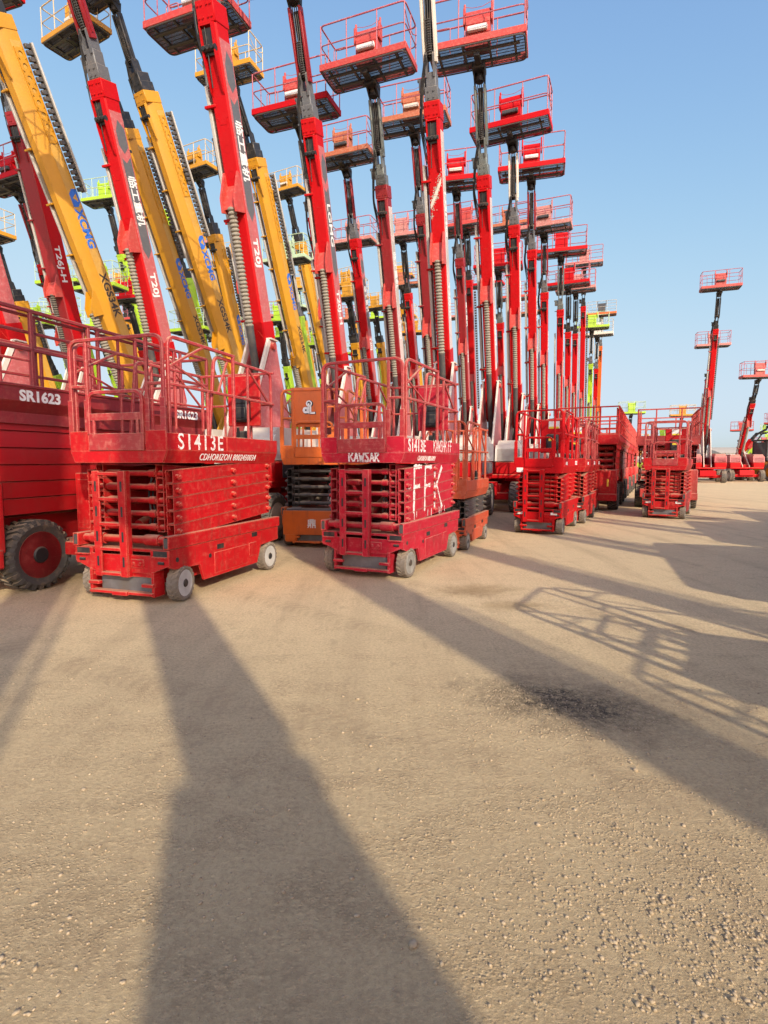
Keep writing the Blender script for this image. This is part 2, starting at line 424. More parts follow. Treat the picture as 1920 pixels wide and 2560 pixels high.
def tower_base_mb():
    mb = MB(); mb.box((0, .1, 1.055), (2.3, 2.9, .12), .02); mb.box((0, 1.45, 1.5), (2.2, .5, .75), .08); mb.box((0, -.75, 1.22), (.78, .3, .2), .02)
    return mb
def boom_mb(w, d, t0, t1, kind):
    mb = MB()
    if kind == 'red':
        mb.prism([(-w / 2, .03), (-w / 2 + .03, 0), (w / 2 - .03, 0), (w / 2, .03), (w / 2, d - .03), (w / 2 - .03, d), (-w / 2 + .03, d), (-w / 2, d - .03)], 2, t0, t1)
        mb.prism([(0, -1.05), (.12, -1.2), (d - .1, -1.2), (d, -1.0), (d, .5), (0, .5)], 0, -w / 2 - .012, w / 2 + .012)
    else:
        mb.prism([(-w / 2, .26), (-w * .22, 0), (w * .22, 0), (w / 2, .26), (w / 2, d), (-w / 2, d)], 2, t0, t1)
    return mb
def press_ring_mb(w):
    return MB().lathe([(.056, -.004), (.066, .003), (.078, -.004)], 1, (0, .0, 0), 20, closed=True)
def press_seam_mb(w, k):
    if k: return MB().tube([(-w * .36, -.001, .1), (-w * .26, -.001, .09), (-w * .16, -.001, -.01), (w * .2, -.001, -.02), (w * .3, -.001, .08), (w * .38, -.001, .09)], .006, 5)
    return MB().tube([(-w * .1, -.001, 0), (w * .1, -.001, .09), (w * .38, -.001, -.05)], .006, 5)
def boom_head_mb(w, d, t):
    mb = MB(); mb.box((0, d / 2, t - .16), (w + .03, d + .03, .34), .012)
    for sx in (-1, 1):
        mb.prism([(-.012, t - .33), (-.10, t - .36), (-.11, t - .85), (-.05, t - 1.35), (.0, t - 1.42), (.02, t - .33)], 0, sx * w * .36 - .012, sx * w * .36 + .012)
        for k in range(2):
            for q in (.07, .25): mb.cyl((sx * (w * .17 + k * .07), -.014, t - q), (sx * (w * .17 + k * .07), -.035, t - q), .018, 8)
    mb.box((0, -.05, t - .37), (w * .74, .09, .03)); mb.box((w * .3, -.03, t - 1.0), (.04, .06, .28))
    return mb
def boom_roller_mb(w, t):
    mb = MB(); mb.cyl((-w * .40, -.07, t - .72), (w * .40, -.07, t - .72), .055, 12)
    for k in (-1, 0, 1): mb.cyl((k * w * .25, -.10, t - .72), (k * w * .25, -.145, t - .72), .034, 10)
    mb.box((0, -.03, t - .62), (w * .62, .05, .4)); mb.cyl((-w * .1, -.06, t - .4), (-w * .18, -.06, t - 1.3), .012, 6)
    return mb
def boom_bracket_mb(w, t):
    mb = MB()
    for sx in (-1, 1): mb.prism([(.02, t + .62), (-.03, t + .66), (-.30, t + .20), (-.32, t - .06), (.02, t - .06)], 0, sx * w * .44 - .02, sx * w * .44 + .02)
    mb.prism([(.01, t + .44), (-.23, t + .13), (-.25, t - .0), (.01, t - .0)], 0, -w * .42, w * .42)
    mb.cyl((-w * .5, -.2, t + .06), (w * .5, -.2, t + .06), .035, 10)
    return mb
def tray_mb(w, t0, t1):
    mb = MB(); mb.box((-w / 2 - .095, .17, (t0 + t1) / 2), (.07, .26, t1 - t0), .01); return mb
def chain_mb(w, t0, t1, sx=1, yc=.38):
    mb = MB(); n = int((t1 - t0) / .14)
    for i in range(n): mb.box((sx * (w / 2 + .10), yc, t0 + (i + .5) * (t1 - t0) / n), (.10, .15, .105), .012)
    for x in (.05, .155): mb.box((sx * (w / 2 + x), yc + .08, (t0 + t1) / 2), (.012, .03, t1 - t0))
    return mb
def holeplate_mb(w, t0, t1):
    """side plate with a row of punched round holes, cut for real"""
    mb = MB(); n = int((t1 - t0) / .24); p = (t1 - t0) / n; x0, x1 = w / 2 + .004, w / 2 + .03; r = .062; y0, y1 = .34, .58; yc = .46
    for i in range(n):
        zc = t0 + (i + .5) * p; h = p / 2; S = 12
        for x in (x0, x1):
            vs = []
            for k in range(S):
                a = 2 * math.pi * k / S; c, s_ = math.cos(a), math.sin(a); q = max(abs(c), abs(s_))
                vs.append((x, yc + r * c, zc + r * s_)); vs.append((x, yc + (y1 - y0) / 2 * c / q, zc + h * s_ / q))
            mb.add(vs, [(2 * k, 2 * k + 1, 2 * ((k + 1) % S) + 1, 2 * ((k + 1) % S)) for k in range(S)])
    mb.box((w / 2 + .017, y0 - .01, (t0 + t1) / 2), (.05, .02, t1 - t0)); mb.box((w / 2 + .017, y1 + .01, (t0 + t1) / 2), (.05, .02, t1 - t0))
    return mb
def barrel_mb(r, t0, t1):
    return MB().lathe([(r, t0), (r, t1 - .05), (r * 1.06, t1 - .05), (r * 1.06, t1), (r * .7, t1)], 2, (0, 0, 0), 20)
def inner_mb(w, d, t0, t1):
    mb = MB(); mb.box((0, d / 2 + .03, (t0 + t1) / 2), (w, d, t1 - t0), .02)
    mb.box((0, d / 2 + .03, t0 + .15), (w + .06, d + .04, .26), .01)
    for k in (-1, 1):
        for q in (.08, .2): mb.cyl((k * w * .25, .0, t0 + q), (k * w * .25, -.012, t0 + q), .02, 8)
    for sx in (-1, 1): mb.prism([(.0, t1 - .1), (-.02, t1 + .3), (.12, t1 + .42), (.28, t1 + .3), (.3, t1 - .1)], 0, sx * w * .36 - .02, sx * w * .36 + .02)
    mb.box((-w / 2 - .09, .16, t1 - .22), (.15, .2, .26), .02); mb.box((-w / 2 - .07, .1, t1 - .62), (.20, .1, .04)); mb.cyl((-w / 2 - .2, .14, t1 - .1), (-w / 2 - .02, .14, t1 - .1), .035, 8)
    return mb
def jib_arm_mb(L):
    mb = MB(); mb.box((0, 0, L / 2), (.055, .19, L), .01); mb.box((.03, 0, L / 2), (.03, .05, L - .2)); return mb
def jib_cyl_mb(L):
    mb = MB(); mb.cyl((0, .0, .2), (0, 0, L * .55), .05, 12); mb.cyl((0, 0, L * .55), (0, 0, L - .15), .028, 8); mb.box((0, .06, L / 2), (.14, .02, L - .1))
    for i in range(3): mb.tube([(-.05 + .05 * i, -.05, .1), (-.06 + .05 * i, -.09, L * .3), (-.04 + .05 * i, -.06, L * .7), (-.05 + .05 * i, -.04, L)], .013, 5)
    return mb
def jib_spring_mb(L):
    pts = []; n = 15
    for i in range(n * 8 + 1):
        a = i * math.pi / 4; pts.append((.062 * math.cos(a), -.03 + .062 * math.sin(a), .12 + L * .46 * i / (n * 8)))
    return MB().tube(pts, .014, 5)
def hoses_mb(w, t):
    mb = MB()
    for k in range(4):
        x = -w / 2 - .02 - .02 * k
        mb.tube(fillet([(x, .1, t - .9 - .1 * k), (x - .12, .02 + .03 * k, t - .4), (x - .04, .05, t + .3), (x * .4, -.02, t + .75 + .05 * k)], .2, 4), .013, 5)
    return mb
def mount_mb():
    mb = MB(); mb.box((0, -.12, -.10), (.34, .40, .14), .02); mb.box((0, -.42, -.06), (.16, .5, .10), .015); mb.cyl((0, .0, -.34), (0, 0, -.04), .11, 14)
    mb.prism([(.1, -.42), (.12, -.08), (-.30, -.08)], 0, -.15, -.11); mb.prism([(.1, -.42), (.12, -.08), (-.30, -.08)], 0, .11, .15)
    return mb
def jib_zone(t):
    return t
def boom_lift(label, x, y, az, e, s=1., scheme='red', cb=CB_RED, jib='slate', side='red_side', text=None, typ='T', PZ=None, far=False,
              group=None, chain=False, tip=2.0, yaw=0, letters=True, cat='boom lift', jd=0, main=None, streak=False, wide=0, bel='bellows', lid='white'):
    py = .3; pz = PZ or (3.9 if typ == 'T' else 3.4); s = round(s * 20) / 20
    w, d = ((.335, .44) if typ == 'T' else (.49, .64)) if not wide else (.36 * wide, .46 * wide)
    T = (5.9 if typ == 'T' else 12.0) * s; tb = (2.6 if typ == 'T' else 2.9) if s > .7 else min(2.6, T * .45)
    body = main or scheme
    root = thing('boom_lift', label, cat, (x, y, 0), R(az), group)
    part('chassis', 'chassis', chassis_mb, body if body != 'pale_green' else 'lime', root)
    for sx in (-1, 1):
        for sy in (-1, 1): wheel(root, sx * 1.04, sy * 1.22, .45, .36, 'rubber', 'white' if scheme == 'red' else scheme, lugs=20, lug=.035)
    part('turntable', 'turntable', tower_base_mb, body, root)
    for sx in (-1, 1):
        mxc = Matrix.Translation((sx * .80, 0, 0)) @ Matrix.Rotation(0 if sx > 0 else math.pi, 4, 'Z') if False else Matrix.Translation((sx * .80, 0, 0))
        cl = part('cowl', 'cowl', lambda: cowl_mb(False), body, root, mxc)
        part('cowl_lid', 'cowl_lid', lambda: cowl_mb(True), lid if scheme == 'red' else 'grey', cl)
        if not far and sx > 0: part('cowl_grille', 'cowl_trim', cowl_trim_mb, 'slate', cl)
        tw = part('tower_plate', ('tower', pz, w), lambda: tower_mb(py, pz), 'red_side' if scheme == 'red' else body, root, Matrix.Translation((sx * (w / 2 + .07), 0, 0)))
        part('tower_flange', ('towerf', pz, w), lambda: tower_flange_mb(py, pz), 'white' if scheme == 'red' else body, tw)
    part('pivot_pin', ('pin', w), lambda: MB().cyl((-w / 2 - .16, 0, 0), (w / 2 + .16, 0, 0), .075, 14), 'coral' if scheme == 'red' else body, root, Matrix.Translation((0, py + .1, pz + .03)))
    BM = Matrix.Translation((0, py, pz)) @ Matrix.Rotation(R(90 - e), 4, 'X')
    bm_ = part('main_boom', ('boom', typ, s, w), lambda: boom_mb(w, d, -1.0, T, 'red' if typ == 'T' else 'y'), body, root, BM)
    part('side_plate', ('side', typ, s, w), lambda: MB().box((w / 2 + .0035, d / 2 + (.13 if typ != 'T' else 0), (T - .5) / 2), (.006, d - (.34 if typ != 'T' else .07), T - .6)), side, bm_)
    part('boom_head', ('head', typ, s, w), lambda: boom_head_mb(w, d, T), body, bm_)
    part('guide_roller', ('roller', typ, s, w), lambda: boom_roller_mb(w, T), 'black', bm_)
    part('cylinder_bracket', ('brk', typ, tb, w), lambda: boom_bracket_mb(w * (1 if typ == 'T' else .7), tb), 'coral' if scheme == 'red' else body, root, BM)
    if not far:
        for tq in (tb + 1.05, tb + .62): part('pressed_ring', ('pring',), lambda: press_ring_mb(w), body, bm_, Matrix.Translation((0, 0, tq)))
        for kq, tq in ((1, tb + 1.45), (0, tb - 2.35)): part('pressed_seam', ('pseam', kq, w), lambda: press_seam_mb(w, kq), body, bm_, Matrix.Translation((0, 0, tq)))
    part('hose_tray', ('tray', typ, s, w), lambda: tray_mb(w, .2, T - 1.2), 'grey', bm_)
    if not far:
        n = max(3, int((T - 1.4) / 1.15))
        for i in range(n): part('tray_clamp', ('clamp', typ, w), lambda: MB().box((-w / 2 - .045, .15, 0), (.24, .34, .05), .008), body, bm_, Matrix.Translation((0, 0, .55 + (T - 2.1) * i / (n - 1))))
    if typ == 'Y' or chain:
        t0 = T * (.60 if typ == 'Y' else .1)
        part('cable_chain', ('chain', typ, s), lambda: chain_mb(w, t0, T - .6, 1, .68 if typ == 'Y' else .38), 'charcoal', bm_)
        if typ == 'Y': part('chain_cover', ('chcov', s), lambda: MB().box((w / 2 + .11, .80, (t0 + T - .6) / 2), (.2, .05, T - .6 - t0), .01), 'grey', bm_)
        if typ == 'Y' and not far: part('punched_plate', ('holes', typ, s), lambda: holeplate_mb(w, T * .72, T - .7), body, bm_)
    if streak:
        def st():
            mb = MB(); q = random.Random(3)
            for i in range(260):
                u = q.gauss(.5, .24); t = T - 2.2 + u * .75 + q.gauss(0, .07 + .05 * (1 - u)); xx = -w * .42 + u * w * .86 + q.gauss(0, .015); r_ = q.uniform(.004, .02)
                if abs(xx) < w * .46: mb.lathe([(0, -.0012 - i * 4e-6), (r_, -.0012 - i * 4e-6)], 1, (xx, 0, t), 6)
            mb.prism([(-w * .40, T - 2.15), (-w * .40, T - 2.02), (w * .1, T - 1.72), (w * .42, T - 1.5), (w * .42, T - 1.62), (w * .05, T - 1.88)], 1, -.0035, -.0028); return mb
        part('paint_streak', 'streak', st, 'white', bm_)
    # lift cylinder hangs under the boom
    cyr = .085 if typ == 'T' else .115
    CM = BM @ Matrix.Translation((0, -.20, tb)) @ Matrix.Rotation(R(-1.5), 4, 'X')
    cy = part('lift_cylinder', ('cyl', typ, tb), lambda: barrel_mb(cyr * .95, -tb - 1.7, -tb + .45 if tb > 2 else -.8), 'charcoal' if typ == 'T' else 'black', root, CM)
    part('bellows', ('bel', typ, tb), lambda: bellows_mb(cyr * .98, -tb + .43 if tb > 2 else -.8, .04, 30), bel, cy)
    # inner section, jib and platform
    ib = part('inner_boom', ('inner', typ, s, w), lambda: inner_mb(w - .10, d - .14, T, T + .55), jib if jib in ('slate', 'gunmetal', 'black', 'charcoal') else 'slate', root, BM)
    if not far: part('hose', ('hoses', typ, s, w), lambda: hoses_mb(w - .1, T), 'black', ib)
    L = tip - .62
    JM = BM @ Matrix.Translation((0, .12, T + .72)) @ Matrix.Rotation(R(jd), 4, 'X')
    for sx in (-1, 1): part('jib_arm', ('jarm', L), lambda: jib_arm_mb(L), jib, root, JM @ Matrix.Translation((sx * .125, 0, 0)))
    jc = part('jib_cylinder', ('jcyl', L), lambda: jib_cyl_mb(L), 'black', root, JM)
    if not far: part('hose_spring', ('jspr', L), lambda: jib_spring_mb(L), 'charcoal', jc)
    tp = JM @ Vector((0, 0, L))
    KM = Matrix.Translation(tp + Vector((0, -.05, .38))) @ Matrix.Rotation(R(yaw), 4, 'Z')
    part('basket_mount', 'mount', mount_mb, 'black', root, KM)
    add_basket(root, KM @ Matrix.Translation((0, .1, .1)), cb, far)
    if letters and typ == 'T' and not far:
        tt = text or ('临工重机', 'T20J')
        X = w / 2 + .0085; tq = T - 1.55
        wl = 'lettering_white'
        if tt[0]:
            part('logo_plate', ('lplate', typ, s), lambda: MB().prism([(.1, tq + .62), (.1, tq + .35), (d * .5, tq + .2), (d - .06, tq + .35), (d - .06, tq + .7), (d * .5, tq + .85)], 0, w / 2 + .004, w / 2 + .0085)
                 .prism([(.1, tq + .1), (.1, tq - 1.75), (d * .5, tq - 1.95), (d - .06, tq - 1.75), (d - .06, tq + .16), (d * .5, tq + .02)], 0, w / 2 + .004, w / 2 + .0085), 'grey' if side == 'pale_side' else 'slate', bm_)
            lettering(tt[0], .27 * (wide or 1), (X + .002, .16, tq - .22), (0, 0, -1), (0, 1, 0), wl, bm_, .006, .95 if tt[0] != 'LGMG' else 1.35)
        lettering(tt[1], .26 * (wide or 1), (X + .002, .13, tq - 2.25), (0, 0, -1), (0, 1, 0), wl, bm_, .008, 1.15)
    if letters and typ == 'Y' and not far:
        X = w / 2 + .0095; tq = T * .56
        part('logo_plate', ('xlogo', s), lambda: MB().prism([(.34, tq + .06), (.34, tq + .40), (.46, tq + .52), (.62, tq + .52), (.62, tq + .18), (.50, tq + .06)], 0, X - .003, X), 'lettering_blue', bm_)
        part('logo_mark', ('xlogo2', s), lambda: MB().prism([(.41, tq + .29), (.555, tq + .40), (.555, tq + .18)], 0, X, X + .002), 'yellow_side', bm_)
        lettering('XCMG', .36, (X, .34, tq), (0, 0, -1), (0, 1, 0), 'lettering_blue', bm_, .014, 1.0)
        lettering('XGS34K', .34, (X, .34, tq - 1.75), (0, 0, -1), (0, 1, 0), 'lettering_dark', bm_, .009, 1.05)
    return root

# ------------------------------------------------------------------ slab scissor lift
def sl_chassis(W, L, zt):
    mb = MB(); w = W / 2; a = L * .80
    for sx in (-1, 1):
        side = [(-L, zt), (-L, zt * .68), (-L * .93, zt * .63), (-a + .27, zt * .60), (-a + .34, zt * .28), (a - .34, zt * .28), (a - .24, zt * .66), (L, zt * .70), (L, zt)]
        mb.prism(side, 0, sx * (w - .045), sx * (w - .012))
    mb.box((0, 0, zt - .02), (W - .1, 2 * L - .06, .03))
    mb.box((0, 0, zt * .55), (W * .66, 2 * L - .5, zt * .5), .01)
    return mb
def sl_tray(W, L, zt):
    mb = MB()
    for sx in (-1, 1):
        x = sx * (W / 2 - .035)
        mb.box((x + sx * .028, 0, zt + .072), (.014, 2 * L + .06, .13), .004); mb.box((x - sx * .028, 0, zt + .072), (.012, 2 * L + .06, .13), .003)
        mb.box((x, 0, zt + .134), (.07, 2 * L + .058, .010), .003); mb.box((x, 0, zt + .012), (.05, 2 * L + .05, .010))
    return mb
def sl_front(W, L, zt):
    mb = MB(); w = W / 2 - .012; y = -L
    mb.prism([(-w, zt * .985), (-w, zt * .72), (-w * .62, zt * .56), (w * .62, zt * .56), (w, zt * .72), (w, zt * .985), (w * .62, zt * .985), (w * .62, zt * .88), (-w * .62, zt * .88), (-w * .62, zt * .985)][::-1], 1, y - .012, y + .008)
    for sx in (-1, 1):
        mb.box((sx * w * .66, y + .06, zt * .36), (.03, .16, zt * .46)); mb.box((sx * w * .57, y - .02, zt * .34), (.14, .05, .035), .004)
        mb.box((sx * w * .82, y - .012, zt * .865), (w * .30, .06, .012))
    mb.box((0, y + .0, zt * .18), (w * 1.34, .09, .03), .004); mb.box((w * .02, y - .05, zt * .18), (.19, .05, .045), .006)
    mb.box((0, y + .02, zt * .52), (w * 1.3, .02, .05)); mb.box((w * .35, y - .018, zt * .73), (.16, .012, .09), .004)
    for k in (-.04, .04): mb.cyl((w * .35 + k, y - .02, zt * .73), (w * .35 + k, y - .04, zt * .73), .016, 8)
    return mb
def sl_openings(W, L, zt, K, ch):
    w = W / 2 - .012; y = -L; T_ = Matrix.Translation
    for sx in (-1, 1):
        part('step_pocket', ('pk', K), lambda: MB().box((0, 0, 0), (w * .28, .03, zt * .10)), 'black', ch, T_((sx * w * .82, y, zt * .925)))
        part('tie_slot', ('ts', K), lambda: MB().tube([(-.035, 0, 0), (.035, 0, 0)], .017, 8), 'black', ch, T_((sx * w * .84, y - .011, zt * .76)))
        part('end_cap', ('ec', K), lambda: MB().box((0, 0, 0), (.05, .012, .10)), 'charcoal', ch, T_((sx * (W / 2 - .036), y - .024, zt + .072)))
        part('forklift_slot', ('fs', K), lambda: MB().box((0, 0, 0), (.006, .13, .055)), 'black', ch, T_((sx * (W / 2 - .0125), -L * .22, zt * .86)))
        part('forklift_slot', ('fs', K), lambda: None, 'black', ch, T_((sx * (W / 2 - .0125), L * .45, zt * .94)))
    part('keyhole', ('kh', K), lambda: MB().cyl((0, 0, 0), (.009, 0, 0), .026, 12), 'black', ch, T_((W / 2 - .018, -L * .40, zt * .72)))
    part('keyhole', ('kh', K), lambda: None, 'black', ch, T_((W / 2 - .018, -L * .9, zt * .80)))
def sl_panels(W, L, zt):
    """bolted side doors with seams"""
    mb = MB()
    x = W / 2 - .0105
    mb.box((x, -L * .02, zt * .55), (.008, L * .62, zt * .42), .003).box((x + .003, L * .40, zt * .62), (.010, L * .16, zt * .3), .003)
    return mb
def arm_mb(L, h, slope, t=.09):
    """hollow rectangular arm, open at its ends"""
    mb = MB(); k = .006; n = slope
    def wall(x0, x1, z0, z1):
        vs = [(x, y, z + (0 if y < 0 else n)) for x in (x0, x1) for y in (-L, L) for z in (z0, z1)]
        mb.add(vs, [(0, 1, 3, 2), (4, 6, 7, 5), (0, 4, 5, 1), (2, 3, 7, 6), (0, 2, 6, 4), (1, 5, 7, 3)])
    wall(-t / 2, -t / 2 + k, 0, h); wall(t / 2 - k, t / 2, 0, h); wall(-t / 2 + k, t / 2 - k, 0, k); wall(-t / 2 - .005, t / 2 + .005, h, h + k)
    return mb
def pins_mb(w, y, z):
    mb = MB()
    mb.cyl((w - .01, y, z), (w + .035, y, z), .030, 10); mb.cyl((w + .03, y, z), (w + .055, y, z), .017, 8)
    return mb
def ladder_mb(z0, z1, y, x0, x1, nr):
    mb = MB()
    for x in (x0, x1):
        mb.box((x, y, (z0 + z1) / 2), (.092, .022, z1 - z0), .005); mb.box((x + (.042 if x == x1 else -.042), y + .04, (z0 + z1) / 2), (.008, .06, z1 - z0))
    for i in range(nr):
        z = z0 + .03 + (z1 - z0 - .06) * i / (nr - 1); mb.box(((x0 + x1) / 2, y + .015, z), (x1 - x0 - .076, .075, .032), .004)
    return mb
def ladder_slots(z0, z1, y, x0, x1, nr):
    mb = MB(); d = (z1 - z0 - .06) / (nr - 1)
    for i in range(nr - 1):
        z = z0 + .03 + d * (i + .5)
        for x in (x0, x1): mb.bar([(x, y - .0115, z - d * .2), (x, y - .0115, z + d * .2)], .024, .004, up=(0, 1, 0))
    return mb
def deck_mb(W, L, hd):
    mb = MB(); w = W / 2
    mb.prism([(-w, hd + .13), (w, hd + .13), (w - .05, hd), (-w + .05, hd)], 1, -L + .01, L - .01)
    mb.box((0, 0, hd + .142), (W - .03, 2 * L - .03, .02))
    for sx in (-1, 1): mb.box((sx * (w - .008), 0, hd + .215), (.014, 2 * L, .175), .004); mb.box((sx * (w - .004), L * .45, hd + .22), (.018, L * 1.05, .165), .004)
    mb.box((0, L, hd + .215), (W - .03, .014, .175), .004)
    for sx in (-1, 1): mb.box((sx * w * .79, -L, hd + .225), (w * .40, .016, .205), .004)
    for sx in (-1, 1): mb.cyl((sx * w * .62, -L - .0, hd + .055), (sx * w * .62, -L + .008, hd + .055), .018, 10)
    mb.prism([(-w + .004, hd + .125), (w - .004, hd + .125), (w - .055, hd + .004), (-w + .055, hd + .004)], 1, -L - .006, -L + .012)
    return mb
def sl_rails(W, L, hd):
    mb = MB(); w = W / 2 - .022; z0 = hd + .3; zt = hd + 1.26; zm = hd + .79; t = .034
    z0 = hd + .22
    # front frame: two uprights each side under one arched bar
    mb.bar(fillet([(-w, -L + .02, z0), (-w, -L + .02, zt), (w * .97, -L + .02, zt), (w * .97, -L + .02, z0)], .12, 5), t, up=(0, 1, 0))
    for x in (-w, -w * .64, w * .64, w * .97): mb.box((x, -L + .004, hd + .42), (.062, .014, .46), .003)
    for x in (-w * .64, w * .64):
        mb.bar([(x, -L + .02, z0), (x, -L + .02, zt - .02)], t); s = -1 if x < 0 else 1
        mb.bar([(x, -L + .02, zm), (s * w * .96, -L + .02, zm)], t * .9)
    for sx in (-1, 1):
        x = sx * w
        # sliding front section
        mb.bar(fillet([(x, -L + .075, z0), (x, -L + .075, zt + .0), (x, L * .12, zt)], .12, 5), t, up=(1, 0, 0))
        mb.bar([(x, -L + .08, zm), (x, L * .95, zm)], t * .85); mb.bar([(x, L * .10, z0), (x, L * .10, zt)], t)
        mb.bar([(x, -L + .09, zt - .30), (x, -L * .42, zt - .01)], t * .75); mb.bar([(x, -L + .09, zt - .24), (x, -L * .36, zm + .02)], t * .6)
        mb.bar([(x, -L * .36, z0), (x, -L * .36, zm)], t * .8)
        # rear section, slightly inside the front one
        xi = x - sx * .045
        mb.bar(fillet([(xi, -L * .30, z0), (xi, -L * .18, zt - .05), (xi, L * .97, zt - .05), (xi, L * .97, z0)], .10, 5), t, up=(1, 0, 0))
        mb.bar([(xi, L * .45, zt - .07), (xi, L * .93, zm)], t * .75); mb.bar([(xi, L * .05, zt - .07), (xi, -L * .12, zm + .02)], t * .7)
        mb.bar([(xi, L * .45, z0), (xi, L * .45, zt - .06)], t * .8)
    mb.bar([(-w, L * .97, zt - .05), (w, L * .97, zt - .05)], t); mb.bar([(-w, L * .97, zm), (w, L * .97, zm)], t * .85)
    for x in (-w * .3, w * .4): mb.bar([(x, L * .97, z0), (x, L * .97, zt - .06)], t * .8)
    return mb
def sl_gate(W, L, hd):
    mb = MB(); w = W / 2; a = w * .55; y = -L - .012
    mb.box((0, y, hd + .215), (2 * a + .02, .02, .175), .004)
    mb.bar(fillet([(-a, y, hd + .30), (-a, y, hd + .72), (a, y, hd + .72), (a, y, hd + .30)], .10, 5), .036, up=(0, 1, 0))
    mb.box((0, y - .004, hd + .47), (2 * a - .03, .022, .075), .004)
    mb.bar([(-a * .82, y, hd + .30), (-a * .82, y, hd + .47)], .028); mb.bar([(a * .82, y, hd + .30), (a * .82, y, hd + .47)], .028)
    return mb
def scissor_lift(label, x, y, rz, W=1.22, L=1.13, zt=.57, hd=1.45, n=5, body='lift_red', arms=None, deck=None, rails=None, rim='rim_white', tread='solid_tyre',
                 slope=.11, panel='rear', steer=0., ladder=True, group=None, r=.19, cabinet=None):
    arms = arms or body; deck = deck or body; rails = rails or ('rail_red' if deck in ('lift_red', 'crimson') else deck)
    K = (round(W, 2), round(L, 2), round(zt, 2), round(hd, 2), n)
    o = thing('scissor_lift', label, 'scissor lift', (x, y, 0), R(rz), group)
    ch = part('chassis', ('slc', K), lambda: sl_chassis(W, L, zt), body, o)
    part('chassis_tray', ('slt', K), lambda: sl_tray(W, L, zt), body, o)
    fp = part('front_plate', ('slf', K), lambda: sl_front(W, L, zt), body, o)
    sl_openings(W, L, zt, K, ch)
    for rr in (0, math.pi): part('side_door', ('slp', K), lambda: sl_panels(W, L, zt), body, ch, Matrix.Rotation(rr, 4, 'Z'))
    part('steel_guard', ('slg', K), lambda: MB().box((.02, -L + .045, zt * .36), (W * .54, .03, zt * .34), .01), 'steel', fp)
    for sx in (-1, 1):
        for sy in (-1, 1):
            wheel(o, sx * (W / 2 - .07), sy * L * .80, r, .135, tread, rim, steer if sy < 0 else 0, 20, .008, 'black')
    h = (hd - .02 - (zt + .15)) / n; xo, xi = W / 2 - .105, W / 2 - .225; La = L * .87
    for k in range(n):
        z = zt + .14 + k * h
        for sx in (-1, 1):
            part('scissor_arm', ('armo', K, slope), lambda: arm_mb(La, h * .92, slope), arms, o, Matrix.Translation((sx * xo, 0, z - slope * .35)))
            part('scissor_arm', ('armi', K, slope), lambda: arm_mb(La, h * .92, -slope * .8), arms, o, Matrix.Translation((sx * xi, .0, z - h * .06 + slope * .25)))
        part('cross_tube', ('ctube', K), lambda: MB().cyl((-xo + .03, 0, 0), (xo - .03, 0, 0), .030, 12).cyl((-xi + .08, 0, 0), (-xi + .24, 0, 0), .040, 12).cyl((xi - .16, 0, 0), (xi - .08, 0, 0), .042, 12), arms, o, Matrix.Translation((0, -La + .05, z + h * .45)))
        part('cross_tube', ('ctub2', K), lambda: MB().cyl((-xo, 0, 0), (xo, 0, 0), .04, 12), arms, o, Matrix.Translation((0, La - .05, z + h * .45 + slope * .5)))
        for rr in (0, math.pi): part('pivot_pin', ('pino', K), lambda: pins_mb(xo + .045, 0, 0), arms, o, Matrix.Translation((0, -La + .06, z + h * .45 - slope * .33)) @ Matrix.Rotation(rr, 4, 'Z'))
        for rr in (0, math.pi): part('pivot_pin', ('pino', K), lambda: pins_mb(xo + .045, 0, 0), arms, o, Matrix.Translation((0, .10, z + h * .45 + slope * .18)) @ Matrix.Rotation(rr, 4, 'Z'))
        for rr in (0, math.pi): part('pivot_pin', ('pino', K), lambda: pins_mb(xo + .045, 0, 0), arms, o, Matrix.Translation((0, La - .06, z + h * .45 + slope * .62)) @ Matrix.Rotation(rr, 4, 'Z'))
    part('cross_tube', ('ctubb', K), lambda: MB().cyl((-W / 2 + .08, 0, 0), (W / 2 - .08, 0, 0), .042, 12).cyl((-xi - .05, 0, 0), (-xi + .12, 0, 0), .06, 12).cyl((xi - .12, 0, 0), (xi + .05, 0, 0), .06, 12), arms, o, Matrix.Translation((0, -L + .07, zt + .085)))
    part('hose', ('sch', K), lambda: MB().tube(fillet([(.16, -La + .1, zt + .16), (.24, -La + .03, zt + .45 * (hd - zt)), (.14, -La + .12, zt + .6 * (hd - zt)), (.26, -La + .02, zt + .8 * (hd - zt)), (.2, -La + .2, hd - .03)], .12, 4), .011, 6)
         .tube(fillet([(.19, -La + .12, zt + .16), (.28, -La + .05, zt + .4 * (hd - zt)), (.17, -La + .13, zt + .65 * (hd - zt)), (.24, -La + .2, hd - .03)], .12, 4), .009, 6), 'black', o)
    part('lift_ram', ('ram', K), lambda: MB().cyl((-.06, -L * .7, zt + .2), (-.06, L * .6, hd - .2), .06, 14).cyl((-.06, L * .5, hd - .22), (-.06, L * .8, hd - .14), .035, 10), arms, o)
    if ladder:
        ld = part('ladder', ('lad', K), lambda: ladder_mb(zt * .48, zt + .80 if hd > 1.2 else zt + .5, -L - .06, -.24, .085, 5), body, o)
        part('ladder_slot', ('lads', K), lambda: ladder_slots(zt * .48, zt + .80 if hd > 1.2 else zt + .5, -L - .06, -.24, .085, 5), 'black', ld)
    d = part('deck', ('deck', K), lambda: deck_mb(W, L, hd), deck, o)
    part('guard_rail', ('slr', K), lambda: sl_rails(W, L, hd), rails, o)
    part('gate', ('gate', K), lambda: sl_gate(W, L, hd), rails, o)
